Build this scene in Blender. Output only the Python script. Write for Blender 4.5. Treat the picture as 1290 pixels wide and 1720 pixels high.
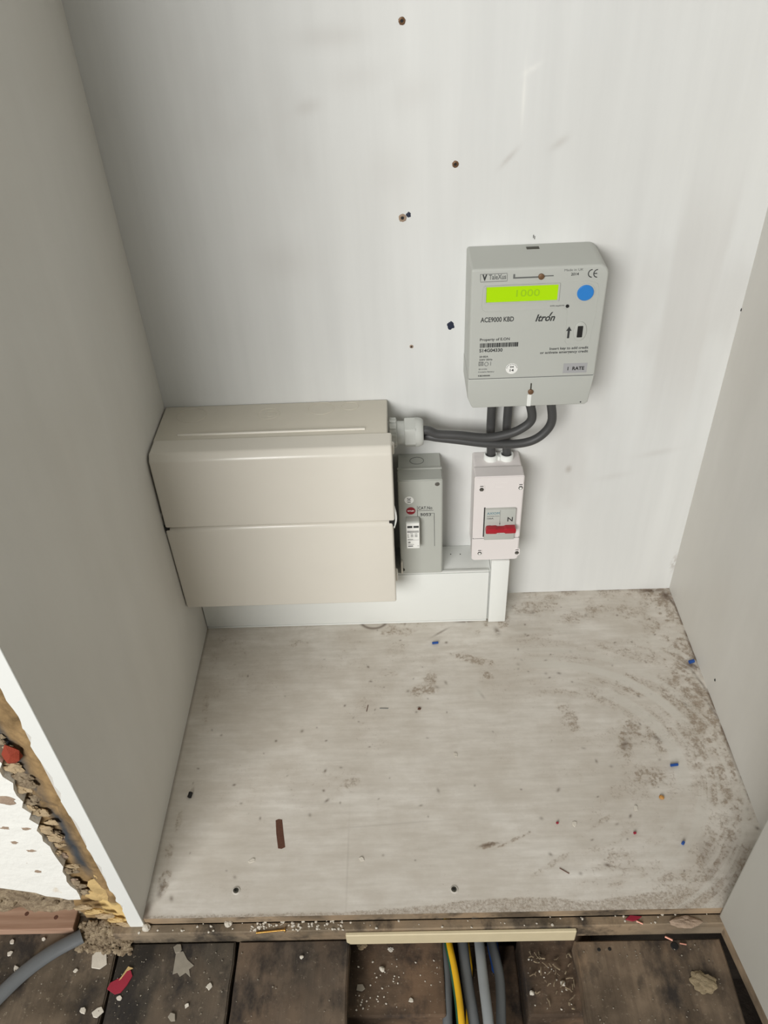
import bpy, bmesh, math, random
import numpy as np
from mathutils import Vector, Matrix

for o in list(bpy.data.objects): bpy.data.objects.remove(o)
C = bpy.context.scene.collection
scene = bpy.context.scene
PI = math.pi

# ------------------------------------------------------------------ camera
FPX, PITCH, YAW, ROLL = 1360.7, 0.692884, -0.0339286, -0.0537605
CAM = np.array([0.258137, -0.751187, 0.768873])
def cam_axes():
    cp, sp = math.cos(PITCH), math.sin(PITCH); cy, sy = math.cos(YAW), math.sin(YAW)
    f = np.array([sy*cp, cy*cp, -sp]); rt = np.array([cy, -sy, 0.]); up = np.cross(rt, f)
    c, s = math.cos(ROLL), math.sin(ROLL)
    return c*rt+s*up, -s*rt+c*up, f
RT, UP, FW = cam_axes()
cd = bpy.data.cameras.new('camera'); cam = bpy.data.objects.new('camera', cd); C.objects.link(cam)
cd.sensor_fit = 'HORIZONTAL'; cd.sensor_width = 36.0; cd.lens = FPX/1290*36.0
cd.clip_start = 0.02
cam.matrix_world = Matrix(((RT[0], UP[0], -FW[0], CAM[0]), (RT[1], UP[1], -FW[1], CAM[1]), (RT[2], UP[2], -FW[2], CAM[2]), (0, 0, 0, 1)))
scene.camera = cam
def at(px, py, ax, v):
    """world point on the plane axis=v that was measured at photo pixel (px,py)"""
    d = FW + RT*(px-645)/FPX - UP*(py-860)/FPX
    t = (v-CAM['xyz'.index(ax)])/d['xyz'.index(ax)]
    return Vector(CAM+t*d)

# ------------------------------------------------------------------ light
w = bpy.data.worlds.new('room_light'); scene.world = w; w.use_nodes = True
bg = w.node_tree.nodes['Background']; bg.inputs[0].default_value = (0.93, 0.96, 1.0, 1); bg.inputs[1].default_value = 0.07
def area(name, loc, target, sx, sy, power, col):
    l = bpy.data.lights.new(name, 'AREA'); l.shape = 'RECTANGLE'; l.size = sx; l.size_y = sy; l.energy = power; l.color = col
    o = bpy.data.objects.new(name, l); C.objects.link(o); o.location = loc
    o.rotation_euler = (Vector(target)-Vector(loc)).to_track_quat('-Z', 'Y').to_euler(); return o
area('window_daylight', (-.62, -2.35, 1.20), (0.3, 0, 0.25), 1.15, 1.15, 55, (1.0, 0.99, 0.965))
scene.view_settings.view_transform = 'Standard'; scene.view_settings.look = 'None'
scene.view_settings.gamma = 1; scene.view_settings.exposure = 0.13; scene.view_settings.use_curve_mapping = False

# ------------------------------------------------------------------ materials
def lin(r, g, b):
    f = lambda c: (c/255/12.92 if c/255 <= .04045 else ((c/255+.055)/1.055)**2.4)
    return (f(r), f(g), f(b), 1)
class NT:
    def __init__(s, name):
        s.m = bpy.data.materials.new(name); s.m.use_nodes = True; s.t = s.m.node_tree; s.b = s.t.nodes['Principled BSDF']
    def n(s, typ, **k):
        x = s.t.nodes.new(typ)
        for a, v in k.items(): setattr(x, a, v)
        return x
    def l(s, a, b): s.t.links.new(a, b)
    def coord(s, scale=(1, 1, 1), loc=(0, 0, 0), rot=(0, 0, 0)):
        tc = s.n('ShaderNodeTexCoord'); mp = s.n('ShaderNodeMapping'); s.l(tc.outputs['Object'], mp.inputs[0])
        mp.inputs['Scale'].default_value = scale; mp.inputs['Location'].default_value = loc; mp.inputs['Rotation'].default_value = rot
        return mp.outputs[0]
    def noise(s, vec, scale, detail=4, rough=.55):
        x = s.n('ShaderNodeTexNoise'); s.l(vec, x.inputs['Vector']); x.inputs['Scale'].default_value = scale
        x.inputs['Detail'].default_value = detail; x.inputs['Roughness'].default_value = rough; return x.outputs['Fac']
    def ramp(s, fac, stops):
        x = s.n('ShaderNodeValToRGB'); s.l(fac, x.inputs[0]); e = x.color_ramp.elements
        while len(e) < len(stops): e.new(.5)
        for i, (p, c) in enumerate(stops): e[i].position = p; e[i].color = c if len(c) == 4 else (*c, 1)
        return x.outputs[0]
    def mix(s, fac, a, b, mode='MIX'):
        x = s.n('ShaderNodeMix', data_type='RGBA', blend_type=mode)
        for v, i in ((fac, 0), (a, 6), (b, 7)):
            if hasattr(v, 'links'): s.l(v, x.inputs[i])
            else: x.inputs[i].default_value = v
        return x.outputs[2]
    def math(s, op, a, b=0.):
        x = s.n('ShaderNodeMath', operation=op)
        for v, i in ((a, 0), (b, 1)):
            if hasattr(v, 'links'): s.l(v, x.inputs[i])
            else: x.inputs[i].default_value = v
        return x.outputs[0]
    def attr(s, name): x = s.n('ShaderNodeAttribute', attribute_name=name); return x.outputs['Fac']
    def bump(s, h, strength, dist=.001):
        x = s.n('ShaderNodeBump'); x.inputs['Strength'].default_value = strength; x.inputs['Distance'].default_value = dist
        s.l(h, x.inputs['Height']); s.l(x.outputs[0], s.b.inputs['Normal'])
    def base(s, c):
        if hasattr(c, 'links'): s.l(c, s.b.inputs['Base Color'])
        else: s.b.inputs['Base Color'].default_value = c
G0, G1 = (0, 0, 0, 1), (1, 1, 1, 1)
def plain(name, col, rough=.45, var=.06, scale=60, bump=.05, metal=0, spec=.5, bdist=.0004):
    t = NT(name); v = t.coord(); n = t.noise(v, scale, 5)
    dark = tuple(c*(1-var*2) for c in col[:3])+(1,); lite = tuple(min(1, c*(1+var)) for c in col[:3])+(1,)
    t.base(t.mix(n, dark, lite)); t.b.inputs['Roughness'].default_value = rough; t.b.inputs['Metallic'].default_value = metal
    t.b.inputs['Specular IOR Level'].default_value = spec
    if bump: t.bump(t.noise(v, scale*12, 3), bump, bdist)
    return t.m
def wall_paint(name, col, stripe, stain=.3):
    t = NT(name); v = t.coord(); vs = t.coord(scale=stripe)
    streak = t.noise(vs, 40, 6, .6); cloud = t.noise(v, 5, 4); fine = t.noise(v, 300, 3)
    c = t.mix(t.ramp(streak, [(.35, G0), (.7, G1)]), tuple(x*.93 for x in col[:3])+(1,), col)
    c = t.mix(t.ramp(cloud, [(.35, (.0,)*3), (.7, (stain,)*3)]), c, tuple(x*y for x, y in zip(col[:3], (.9, .885, .86)))+(1,))
    a = t.attr('grime'); c = t.mix(t.math('MULTIPLY', a, 1.0), c, lin(128, 108, 88))
    p = t.attr('pale'); c = t.mix(p, c, lin(238, 238, 234))
    t.base(c); t.b.inputs['Roughness'].default_value = .5; t.b.inputs['Specular IOR Level'].default_value = .35
    h = t.math('ADD', streak, t.math('MULTIPLY', fine, .15)); t.bump(h, .16, .0006)
    return t.m
M = {}
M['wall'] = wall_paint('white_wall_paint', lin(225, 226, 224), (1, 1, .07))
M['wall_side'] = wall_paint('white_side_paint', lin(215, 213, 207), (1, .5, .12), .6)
M['cream'] = plain('cream_enamel', lin(226, 221, 210), .26, .015, 25, .02)
M['cream_base'] = plain('cream_enamel_worn', lin(214, 208, 194), .42, .03, 40, .03)
M['meter'] = plain('meter_grey_plastic', lin(186, 188, 182), .5, .012, 30, .04)
M['grey_box'] = plain('grey_enamel', lin(184, 186, 179), .45, .02, 40, .04)
M['pvc'] = plain('white_pvc', lin(236, 238, 234), .3, .012, 30, .01)
M['switch'] = plain('white_plastic', lin(232, 226, 224), .4, .01, 30, .03)
M['gland'] = plain('gland_white_nylon', lin(198, 200, 195), .42, .02, 60, .03)
M['module'] = plain('light_grey_module', lin(190, 192, 186), .45, .01, 40, .02)
M['cable'] = plain('dark_grey_cable', lin(70, 70, 70), .5, .05, 90, .05)
M['black'] = plain('black_void', lin(22, 21, 20), .7, .05, 50, 0)
M['ink'] = plain('dark_print', lin(52, 54, 54), .6, .02, 50, 0)
M['inkmid'] = plain('grey_print', lin(104, 106, 104), .6, .02, 50, 0)
M['teal'] = plain('teal_print', lin(60, 122, 142), .6, .02, 50, 0)
M['red'] = plain('red_plastic', lin(172, 26, 42), .35, .03, 60, .03)
M['darkred'] = plain('dark_red_badge', lin(140, 24, 38), .35, .03, 60, .0)
M['blue'] = plain('blue_button', lin(46, 128, 206), .4, .02, 60, .02)
M['white'] = plain('white_sticker', lin(240, 240, 236), .5, .01, 60, 0)
M['plate'] = plain('silver_grey_label', lin(168, 168, 170), .4, .01, 60, 0)
M['screw'] = plain('zinc_screw', lin(128, 126, 120), .4, .1, 200, .1, metal=.7)
M['darkscrew'] = plain('dark_screw', lin(70, 68, 58), .5, .1, 200, .1, metal=.4)
M['bronze'] = plain('tarnished_bronze', lin(122, 92, 66), .5, .15, 400, .2, metal=.3)
M['brass'] = plain('brass_nail', lin(196, 150, 80), .3, .1, 200, .1, metal=.9)
M['copper'] = plain('copper_wire', lin(214, 152, 132), .4, .05, 200, .05, metal=.35)
M['bluewire'] = plain('blue_wire_sleeve', lin(28, 76, 150), .4, .05, 200, .05)
M['yellow'] = plain('yellow_earth_sleeve', lin(222, 172, 22), .45, .03, 100, .02)
M['green'] = plain('green_stripe', lin(38, 84, 60), .45, .03, 100, .02)
M['greycable'] = plain('grey_twin_cable', lin(100, 103, 105), .5, .06, 60, .08)
M['greycable2'] = plain('pale_grey_twin_cable', lin(138, 142, 144), .5, .06, 60, .08)
M['plaster'] = plain('plaster_flake', lin(214, 207, 194), .85, .1, 150, .3)
M['tan'] = plain('tan_mortar', lin(150, 134, 106), .9, .25, 120, .6, bdist=.001)
M['crater'] = plain('chipped_paint', lin(198, 192, 182), .8, .08, 150, .3)
M['plaster_grey'] = plain('grey_plaster_flake', lin(150, 142, 128), .85, .15, 150, .3)
t = NT('brown_rubble'); v = t.coord(); g = t.noise(v, 110, 5, .8); t.base(t.mix(t.ramp(g, [(.35, G0), (.68, G1)]), lin(92, 76, 58), lin(168, 152, 126))); t.b.inputs['Roughness'].default_value = .95; t.bump(g, .5, .001); M['rubble'] = t.m
M['stone'] = plain('buff_mortar_lump', lin(186, 164, 130), .9, .25, 90, .6, bdist=.001)
M['stone2'] = plain('pinkish_mortar_lump', lin(170, 148, 128), .9, .2, 90, .6, bdist=.001)
M['foam'] = plain('yellow_foam', lin(206, 176, 120), .8, .2, 70, .6, bdist=.001)
M['brick'] = plain('red_brick', lin(150, 60, 38), .85, .15, 90, .5, bdist=.001)
M['crimson'] = plain('crimson_paper', lin(150, 30, 52), .7, .1, 90, .2)
M['batten'] = plain('cream_batten_wood', lin(214, 200, 166), .6, .06, 50, .2)
M['rust'] = plain('rust_brown_bare_patch', lin(98, 62, 46), .8, .25, 500, .3)
M['navy'] = plain('navy_ink', lin(32, 40, 62), .6, .2, 300, .1)
M['orange'] = plain('amber_offcut', lin(190, 138, 70), .6, .1, 100, .2)

t = NT('lcd_backlit'); v = t.coord()
t.base(lin(150, 190, 10)); t.b.inputs['Roughness'].default_value = .25
t.b.inputs['Emission Color'].default_value = lin(160, 210, 0); t.b.inputs['Emission Strength'].default_value = .34
M['lcd'] = t.m
t = NT('lcd_digit'); t.base(lin(128, 168, 10)); t.b.inputs['Emission Color'].default_value = lin(150, 196, 0); t.b.inputs['Emission Strength'].default_value = .3
M['lcddigit'] = t.m

# painted plywood base board: paint + grime attributes on a fine grid
t = NT('dirty_painted_board'); v = t.coord(); vg = t.coord(scale=(.12, 1, 1))
paint = t.mix(t.ramp(t.noise(v, 9, 5), [(.3, G0), (.7, G1)]), lin(204, 197, 186), lin(226, 221, 213))
paint = t.mix(t.ramp(t.noise(vg, 160, 4), [(.35, (.35,)*3), (.65, (0,)*3)]), paint, lin(180, 172, 160))
g = t.attr('grime'); fine = t.ramp(t.noise(v, 420, 5, .7), [(.32, G0), (.62, G1)])
med = t.noise(v, 170, 6, .85); mm = t.math('ADD', t.math('MULTIPLY', t.math('SUBTRACT', fine, .5), .45), t.math('MULTIPLY', t.math('SUBTRACT', med, .5), 1.7))
mask = t.ramp(t.math('ADD', t.math('MULTIPLY', g, .85), mm), [(.30, G0), (.72, G1)])
mask = t.math('MULTIPLY', mask, t.math('GREATER_THAN', g, .02))
dirtc = t.mix(t.noise(v, 70, 4), lin(112, 92, 72), lin(150, 132, 110))
swirl = t.noise(t.coord(scale=(1, 1.6, 1)), 22, 6, .7); paint = t.mix(t.ramp(swirl, [(.40, (.35,)*3), (.60, G0)]), paint, lin(182, 172, 158)); c = t.mix(t.math('MULTIPLY', g, .5), paint, lin(166, 148, 128)); c = t.mix(t.math('MULTIPLY', mask, .62), c, dirtc)
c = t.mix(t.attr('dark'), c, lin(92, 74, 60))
c = t.mix(t.attr('pale'), c, lin(208, 203, 193))
t.base(c); t.b.inputs['Roughness'].default_value = .62; t.b.inputs['Specular IOR Level'].default_value = .3
t.bump(t.math('ADD', t.math('MULTIPLY', mask, .8), t.math('MULTIPLY', t.noise(vg, 150, 4), .5)), .35, .0008)
M['floor'] = t.m

def old_wood(name, c1, c2, dust, off, grain=(1, .06, 1)):
    t = NT(name); v = t.coord(loc=off); vg = t.coord(scale=grain, loc=off)
    g = t.noise(vg, 90, 6, .65); cl = t.noise(v, 14, 5)
    c = t.mix(t.ramp(g, [(.3, G0), (.72, G1)]), c1, c2)
    c = t.mix(t.ramp(cl, [(.40, G0), (.62, (.85,)*3)]), c, tuple(x*.34 for x in c1[:3])+(1,)); c = t.mix(t.ramp(t.noise(t.coord(scale=(1, .5, 1), loc=off), 16, 4), [(.46, G0), (.62, (.75,)*3)]), c, tuple(x*y for x, y in zip(c2[:3], (1.0, .92, .85)))+(1,))
    sp = t.noise(v, 260, 3, .7); c = t.mix(t.ramp(sp, [(.62, G0), (.70, (dust,)*3)]), c, lin(150, 138, 120))
    cl2 = t.noise(v, 8, 4); c = t.mix(t.ramp(cl2, [(.50, G0), (.72, (dust*.7,)*3)]), c, lin(118, 108, 94)); cl3 = t.noise(t.coord(scale=(1, .6, 1), loc=off), 24, 6, .65); c = t.mix(t.ramp(cl3, [(.50, G0), (.64, (.85,)*3)]), c, lin(42, 39, 38))
    t.base(c); t.b.inputs['Roughness'].default_value = .8; t.b.inputs['Specular IOR Level'].default_value = .25
    t.bump(t.math('ADD', g, t.math('MULTIPLY', sp, .4)), .5, .001); return t.m
M['board1'] = old_wood('old_board_a', lin(96, 84, 70), lin(132, 116, 98), .6, (0, 0, 0))
M['board2'] = old_wood('old_board_b', lin(64, 59, 52), lin(104, 94, 82), .6, (3, 1, 0))
M['board3'] = old_wood('old_board_c', lin(70, 63, 56), lin(114, 100, 86), .45, (5, 2, 0))
M['board4'] = old_wood('old_board_d', lin(98, 84, 70), lin(138, 120, 100), .45, (8, 3, 0))
M['joist'] = old_wood('old_joist', lin(92, 76, 62), lin(122, 102, 84), .6, (11, 3, 0), (.2, 1, 1))
M['ledge'] = old_wood('dusty_ledge', lin(112, 98, 80), lin(158, 142, 120), .8, (2, 5, 0), (.08, 1, 1))
M['ply'] = old_wood('ply_edge', lin(140, 122, 100), lin(168, 150, 126), .3, (2, 7, 0), (.06, 1, 1))
t = NT('reddish_timber'); vg = t.coord(scale=(.06, 1, 1)); g = t.noise(vg, 130, 5, .6)
t.base(t.mix(t.ramp(g, [(.3, G0), (.7, G1)]), lin(146, 112, 90), lin(182, 150, 128))); t.b.inputs['Roughness'].default_value = .7
t.bump(g, .3, .0005); M['timber'] = t.m
t = NT('earth'); v = t.coord(); g = t.noise(v, 60, 6, .7); t.base(t.mix(g, lin(30, 26, 22), lin(84, 72, 60))); t.b.inputs['Roughness'].default_value = .95
t.bump(g, .8, .004); M['earth'] = t.m
t = NT('mud_mortar'); v = t.coord(); vz = t.coord(scale=(1, 1, .25))
g = t.noise(v, 55, 6, .65); c = t.mix(t.ramp(g, [(.3, G0), (.72, G1)]), lin(112, 90, 58), lin(172, 142, 98))
c = t.mix(t.attr('dark'), c, lin(44, 56, 66)); c = t.mix(t.attr('pale'), c, lin(226, 196, 132))
t.base(c); t.b.inputs['Roughness'].default_value = .9; t.bump(g, .7, .002); M['mud'] = t.m

# ------------------------------------------------------------------ helpers
def wloc(o):
    v = Vector(o.location)
    while o.parent: o = o.parent; v = v+Vector(o.location)
    return v
def obj(name, bm, mat, parent=None, loc=None, smooth=False, label=None):
    """link a bmesh given in world coordinates as ONE mesh object; top-level ones get their origin at loc"""
    org = wloc(parent) if parent else Vector(loc) if loc is not None else Vector((0, 0, 0))
    me = bpy.data.meshes.new(name)
    if not isinstance(bm, bmesh.types.BMesh): me = bm; me.transform(Matrix.Translation(-org))
    else:
        bmesh.ops.translate(bm, verts=bm.verts, vec=-org); bm.normal_update(); bm.to_mesh(me); bm.free()
    if smooth:
        for p in me.polygons: p.use_smooth = True
        try: me.set_sharp_from_angle(angle=math.radians(38))
        except Exception: pass
    me.materials.clear()
    for m_ in (mat if isinstance(mat, (list, tuple)) else [mat]): me.materials.append(m_)
    o = bpy.data.objects.new(name, me); C.objects.link(o)
    if parent: o.parent = parent
    else: o.location = org
    if label: o['label'] = label
    return o
def thing(name, label, cat, loc, group=None):
    o = bpy.data.objects.new(name, None); C.objects.link(o); o.location = loc; o.empty_display_size = .02
    o['label'] = label; o['category'] = cat
    if group: o['group'] = group
    return o
def tag(o, label, cat, group=None):
    o['label'] = label; o['category'] = cat
    if group: o['group'] = group
    return o
def struct(name, bm, mat, loc=(0, 0, 0), smooth=False): o = obj(name, bm, mat, None, loc, smooth); o['kind'] = 'structure'; return o
def BM(): return bmesh.new()
def box(x0, x1, y0, y1, z0, z1, bev=0, seg=2, bm=None):
    b = bmesh.new(); r = bmesh.ops.create_cube(b, size=1)
    for v in b.verts: v.co = Vector(((x0+x1)/2+v.co.x*(x1-x0), (y0+y1)/2+v.co.y*(y1-y0), (z0+z1)/2+v.co.z*(z1-z0)))
    if bev: bmesh.ops.bevel(b, geom=b.edges[:], offset=bev, segments=seg, affect='EDGES', profile=.5)
    return join(bm, b)
def join(bm, b):
    if bm is None: return b
    me = bpy.data.meshes.new('tmp'); b.to_mesh(me); b.free(); bm.from_mesh(me); bpy.data.meshes.remove(me); return bm
def prism(pts, axis, a, b_, bev=0, seg=2, bm=None, bevset=None):
    """polygon pts in the two other axes, extruded along axis from a to b_"""
    b = bmesh.new()
    def P(u, v, wv): return {'x': (wv, u, v), 'y': (u, wv, v), 'z': (u, v, wv)}[axis]
    lo = [b.verts.new(P(u, v, a)) for u, v in pts]; hi = [b.verts.new(P(u, v, b_)) for u, v in pts]
    b.faces.new(lo); b.faces.new(hi[::-1]); n = len(pts)
    for i in range(n): b.faces.new((lo[i], hi[i], hi[(i+1) % n], lo[(i+1) % n]))
    bmesh.ops.recalc_face_normals(b, faces=b.faces[:])
    if bev: 
        ed = b.edges[:] if bevset is None else [e for e in b.edges if bevset(e)]
        bmesh.ops.bevel(b, geom=ed, offset=bev, segments=seg, affect='EDGES', profile=.5)
    return join(bm, b)
def rrect(x0, x1, z0, z1, r, n=6):
    """rounded rectangle outline; r = (bl, br, tr, tl)"""
    if not isinstance(r, (tuple, list)): r = (r,)*4
    out = []
    for (cx, cz, a0, rr) in ((x0+r[0], z0+r[0], PI, r[0]), (x1-r[1], z0+r[1], 1.5*PI, r[1]), (x1-r[2], z1-r[2], 0, r[2]), (x0+r[3], z1-r[3], .5*PI, r[3])):
        if rr == 0: out.append((cx, cz)); continue
        for i in range(n+1): a = a0+i/n*PI/2; out.append((cx+rr*math.cos(a), cz+rr*math.sin(a)))
    return out
def cyl(c, axis, r, a, b_, n=28, bev=0, bm=None, r2=None):
    pts = [(math.cos(2*PI*i/n), math.sin(2*PI*i/n)) for i in range(n)]
    b = bmesh.new(); r2 = r if r2 is None else r2
    def P(u, v, wv):
        return {'x': (wv, c[0]+u, c[1]+v), 'y': (c[0]+u, wv, c[1]+v), 'z': (c[0]+u, c[1]+v, wv)}[axis]
    lo = [b.verts.new(P(u*r, v*r, a)) for u, v in pts]; hi = [b.verts.new(P(u*r2, v*r2, b_)) for u, v in pts]
    b.faces.new(lo); b.faces.new(hi[::-1])
    for i in range(n): b.faces.new((lo[i], hi[i], hi[(i+1) % n], lo[(i+1) % n]))
    bmesh.ops.recalc_face_normals(b, faces=b.faces[:])
    if bev: bmesh.ops.bevel(b, geom=[e for e in b.edges if len(e.link_faces) == 2 and any(len(f.verts) > 4 for f in e.link_faces)], offset=bev, segments=2, affect='EDGES')
    return join(bm, b)
def lathe(prof, c, axis, n=32, bm=None):
    """prof: (radius, along) list"""
    b = bmesh.new(); rings = []
    for r, h in prof:
        ring = []
        for i in range(n):
            a = 2*PI*i/n; u, v = r*math.cos(a), r*math.sin(a)
            ring.append(b.verts.new({'x': (h, c[0]+u, c[1]+v), 'y': (c[0]+u, h, c[1]+v), 'z': (c[0]+u, c[1]+v, h)}[axis]))
        rings.append(ring)
    for k in range(len(rings)-1):
        for i in range(n): b.faces.new((rings[k][i], rings[k+1][i], rings[k+1][(i+1) % n], rings[k][(i+1) % n]))
    for ring in (rings[0], rings[-1]):
        try: b.faces.new(ring)
        except Exception: pass
    bmesh.ops.recalc_face_normals(b, faces=b.faces[:])
    return join(bm, b)
def smoothpath(P, k=8):
    P = [Vector(p) for p in P]; Q = [P[0]*2-P[1]]+P+[P[-1]*2-P[-2]]; out = []
    for i in range(1, len(Q)-2):
        for j in range(k):
            s = j/k; a, b, c, d = Q[i-1:i+3]
            out.append(.5*((2*b)+(c-a)*s+(2*a-5*b+4*c-d)*s*s+(3*b-a-3*c+d)*s**3))
    return out+[P[-1]]
def tube(path, r, n=14, bm=None, flat=None, close=True):
    """flat=(rx, ry): oval section, rx sideways (horizontal), ry upright"""
    b = bmesh.new(); path = [Vector(p) for p in path]; rings = []; up0 = None
    for i, p in enumerate(path):
        d = (path[min(i+1, len(path)-1)]-path[max(i-1, 0)]).normalized()
        if up0 is None: up0 = Vector((0, 0, 1)) if abs(d.z) < .8 else Vector((0, 1, 0))
        s = d.cross(up0).normalized(); u = s.cross(d).normalized(); up0 = u
        rx, ry = flat if flat else (r, r)
        rings.append([b.verts.new(p+s*math.cos(2*PI*k/n)*rx+u*math.sin(2*PI*k/n)*ry) for k in range(n)])
    for a, c in zip(rings, rings[1:]):
        for k in range(n): b.faces.new((a[k], a[(k+1) % n], c[(k+1) % n], c[k]))
    if close: b.faces.new(rings[0][::-1]); b.faces.new(rings[-1])
    bmesh.ops.recalc_face_normals(b, faces=b.faces[:])
    return join(bm, b)
def text_bm(s, x0, x1, z, h, y, shear=0, bold=0, th=.00012, plane='front', bm=None):
    """lettering standing on a surface that faces -y: left x0, right x1, baseline z, cap height h"""
    cu = bpy.data.curves.new('t', 'FONT'); cu.body = s; cu.size = 1; cu.shear = shear; cu.offset = 0 if 'M' in s else bold+.006; cu.extrude = .01; cu.resolution_u = 3
    o = bpy.data.objects.new('t', cu); C.objects.link(o); dg = bpy.context.evaluated_depsgraph_get(); dg.update()
    me = bpy.data.meshes.new_from_object(o.evaluated_get(dg)); bpy.data.objects.remove(o); bpy.data.curves.remove(cu)
    b = bmesh.new(); b.from_mesh(me); bpy.data.meshes.remove(me)
    xs = [v.co.x for v in b.verts]; mn, mx = min(xs), max(xs)
    sx = (x1-x0)/(mx-mn); sz = h/.70
    for v in b.verts:
        X, Z, D = x0+(v.co.x-mn)*sx, z+v.co.y*sz, y-(v.co.z+.01)/.02*th
        v.co = Vector((X, D, Z))
    bmesh.ops.recalc_face_normals(b, faces=b.faces[:])
    return join(bm, b)
def lump(c, r, seed, sub=2, jag=.35, squash=(1, 1, 1), bm=None):
    b = bmesh.new(); bmesh.ops.create_icosphere(b, subdivisions=sub, radius=1); rg = random.Random(seed)
    ph = [rg.uniform(0, 9) for _ in range(6)]
    for v in b.verts:
        n = v.co.copy(); k = 1+jag*(.5*math.sin(3*n.x+ph[0])*math.cos(2.5*n.y+ph[1])+.4*math.sin(5*n.z+ph[2]+2*n.x)+.3*math.sin(8*n.y+ph[3])*math.sin(7*n.x+ph[4])) + rg.uniform(-.06, .06)
        v.co = Vector((c[0]+n.x*r*k*squash[0], c[1]+n.y*r*k*squash[1], c[2]+n.z*r*k*squash[2]))
    return join(bm, b)
def flake(c, r, th, seed, bm=None, tilt=.15, stretch=1, ang=None):
    """thin angular chip lying at c"""
    rg = random.Random(seed); n = rg.randint(5, 8); ang = rg.uniform(0, PI) if ang is None else ang
    pts = []
    for i in range(n):
        a = 2*PI*i/n+rg.uniform(-.25, .25); rr = r*rg.uniform(.6, 1.1); u, v = rr*math.cos(a)*stretch, rr*math.sin(a)/stretch
        pts.append((u*math.cos(ang)-v*math.sin(ang), u*math.sin(ang)+v*math.cos(ang)))
    b = prism(pts, 'z', 0, th, bev=min(th*.25, r*.1), seg=1)
    bmesh.ops.rotate(b, verts=b.verts, cent=(0, 0, 0), matrix=Matrix.Rotation(rg.uniform(-tilt, tilt), 3, 'X') @ Matrix.Rotation(rg.uniform(-tilt, tilt), 3, 'Y'))
    lo = min(v.co.z for v in b.verts); bmesh.ops.translate(b, verts=b.verts, vec=(c[0], c[1], c[2]-lo))
    return join(bm, b)
# value noise for wear and dirt
def vnoise(x, y, seed):
    rs = np.random.RandomState(seed); T = rs.rand(256, 256)
    xi = np.floor(x).astype(int); yi = np.floor(y).astype(int); fx = x-xi; fy = y-yi
    fx = fx*fx*(3-2*fx); fy = fy*fy*(3-2*fy); g = lambda a, b: T[a & 255, b & 255]
    return (g(xi, yi)*(1-fx)+g(xi+1, yi)*fx)*(1-fy)+(g(xi, yi+1)*(1-fx)+g(xi+1, yi+1)*fx)*fy
def fbm(x, y, seed, o=5):
    s = 0; a = .5; t_ = 0
    for k in range(o): s = s+a*vnoise(x*2**k, y*2**k, seed+k); t_ += a; a *= .55
    return s/t_
def sstep(a, b, x): t_ = np.clip((x-a)/(b-a), 0, 1); return t_*t_*(3-2*t_)
def gridmesh(P, nu, nv):
    """P: (nu*nv,3) points -> mesh of quads"""
    me = bpy.data.meshes.new('g'); i = np.arange(nu*nv).reshape(nu, nv)
    q = np.stack([i[:-1, :-1], i[1:, :-1], i[1:, 1:], i[:-1, 1:]], -1).reshape(-1, 4)
    me.from_pydata([], [], []); me.vertices.add(len(P)); me.vertices.foreach_set('co', P.astype(np.float32).ravel())
    me.loops.add(len(q)*4); me.loops.foreach_set('vertex_index', q.astype(np.int32).ravel())
    me.polygons.add(len(q)); me.polygons.foreach_set('loop_start', np.arange(0, len(q)*4, 4, dtype=np.int32))
    me.update(calc_edges=True); me.validate(); return me
def setattr_f(me, name, arr):
    a = me.attributes.new(name, 'FLOAT', 'POINT'); full = np.zeros(len(me.vertices), np.float32); full[:len(arr)] = arr.astype(np.float32); a.data.foreach_set('value', full)

# ------------------------------------------------------------------ THE SETTING
W, D, TOP = .60, .412, 2.30
JX = .537
def blob(X, Y, cx, cy, rx, ry, ang=0, soft=1.):
    c, s = math.cos(ang), math.sin(ang); dx, dy = X-cx, Y-cy; u = (dx*c+dy*s)/rx; v = (-dx*s+dy*c)/ry
    return np.exp(-(u*u+v*v)*soft)
# back wall
nx, nz = 300, 800
gx, gz = np.meshgrid(np.linspace(-.02, W+.02, nx), np.linspace(-.03, TOP, nz), indexing='ij')
X, Z = gx.ravel(), gz.ravel()
me = gridmesh(np.stack([X, np.zeros_like(X), Z], 1), nx, nz)
grime = .10*sstep(.55, .8, fbm(X*9, Z*5, 3))
def wp(px, py): p = at(px, py, 'y', 0); return p.x, p.z
for (px, py, rx, rz, a, s) in ((550, 62, .03, .008, 0, .12), (515, 180, .012, .006, .2, .14), (600, 130, .03, .01, .1, .06), (940, 240, .008, .003, .6, .2), (855, 265, .01, .002, .8, .25), (955, 788, .004, .006, 0, .45),
        (1105, 760, .02, .004, .2, .12), (1030, 800, .02, .004, .2, .08), (690, 160, .02, .012, .3, .06), (480, 440, .03, .02, 0, .08), (655, 290, .02, .02, 0, .06)):
    x_, z_ = wp(px, py); grime = np.maximum(grime, s*blob(X, Z, x_, z_, rx, rz, a))
# patchy greyer filler band beside the right-hand corner
band = sstep(.518, .53, X+.004*fbm(Z*30, Z*0, 9))*(1-sstep(.572, .58, X+.006*fbm(Z*20, Z*0, 8)))*sstep(.2, .36, Z)*(1-sstep(.44, .56, Z))
grime = np.maximum(grime, .13*band)
x_, z_ = wp(883, 160); pale = .8*blob(X, Z, x_-.0015, z_, .0016, .022, .0)+.6*blob(X, Z, x_+.004, z_+.02, .008, .002, .5)
x_, z_ = wp(1132, 945); grime = np.maximum(grime, .5*blob(X, Z, x_, z_, .003, .012)*(fbm(X*300, Z*300, 4) > .5))
setattr_f(me, 'grime', grime); setattr_f(me, 'pale', np.clip(pale, 0, 1))
wall_back = struct('wall_back', me, M['wall'])
wall_back_core = None
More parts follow.
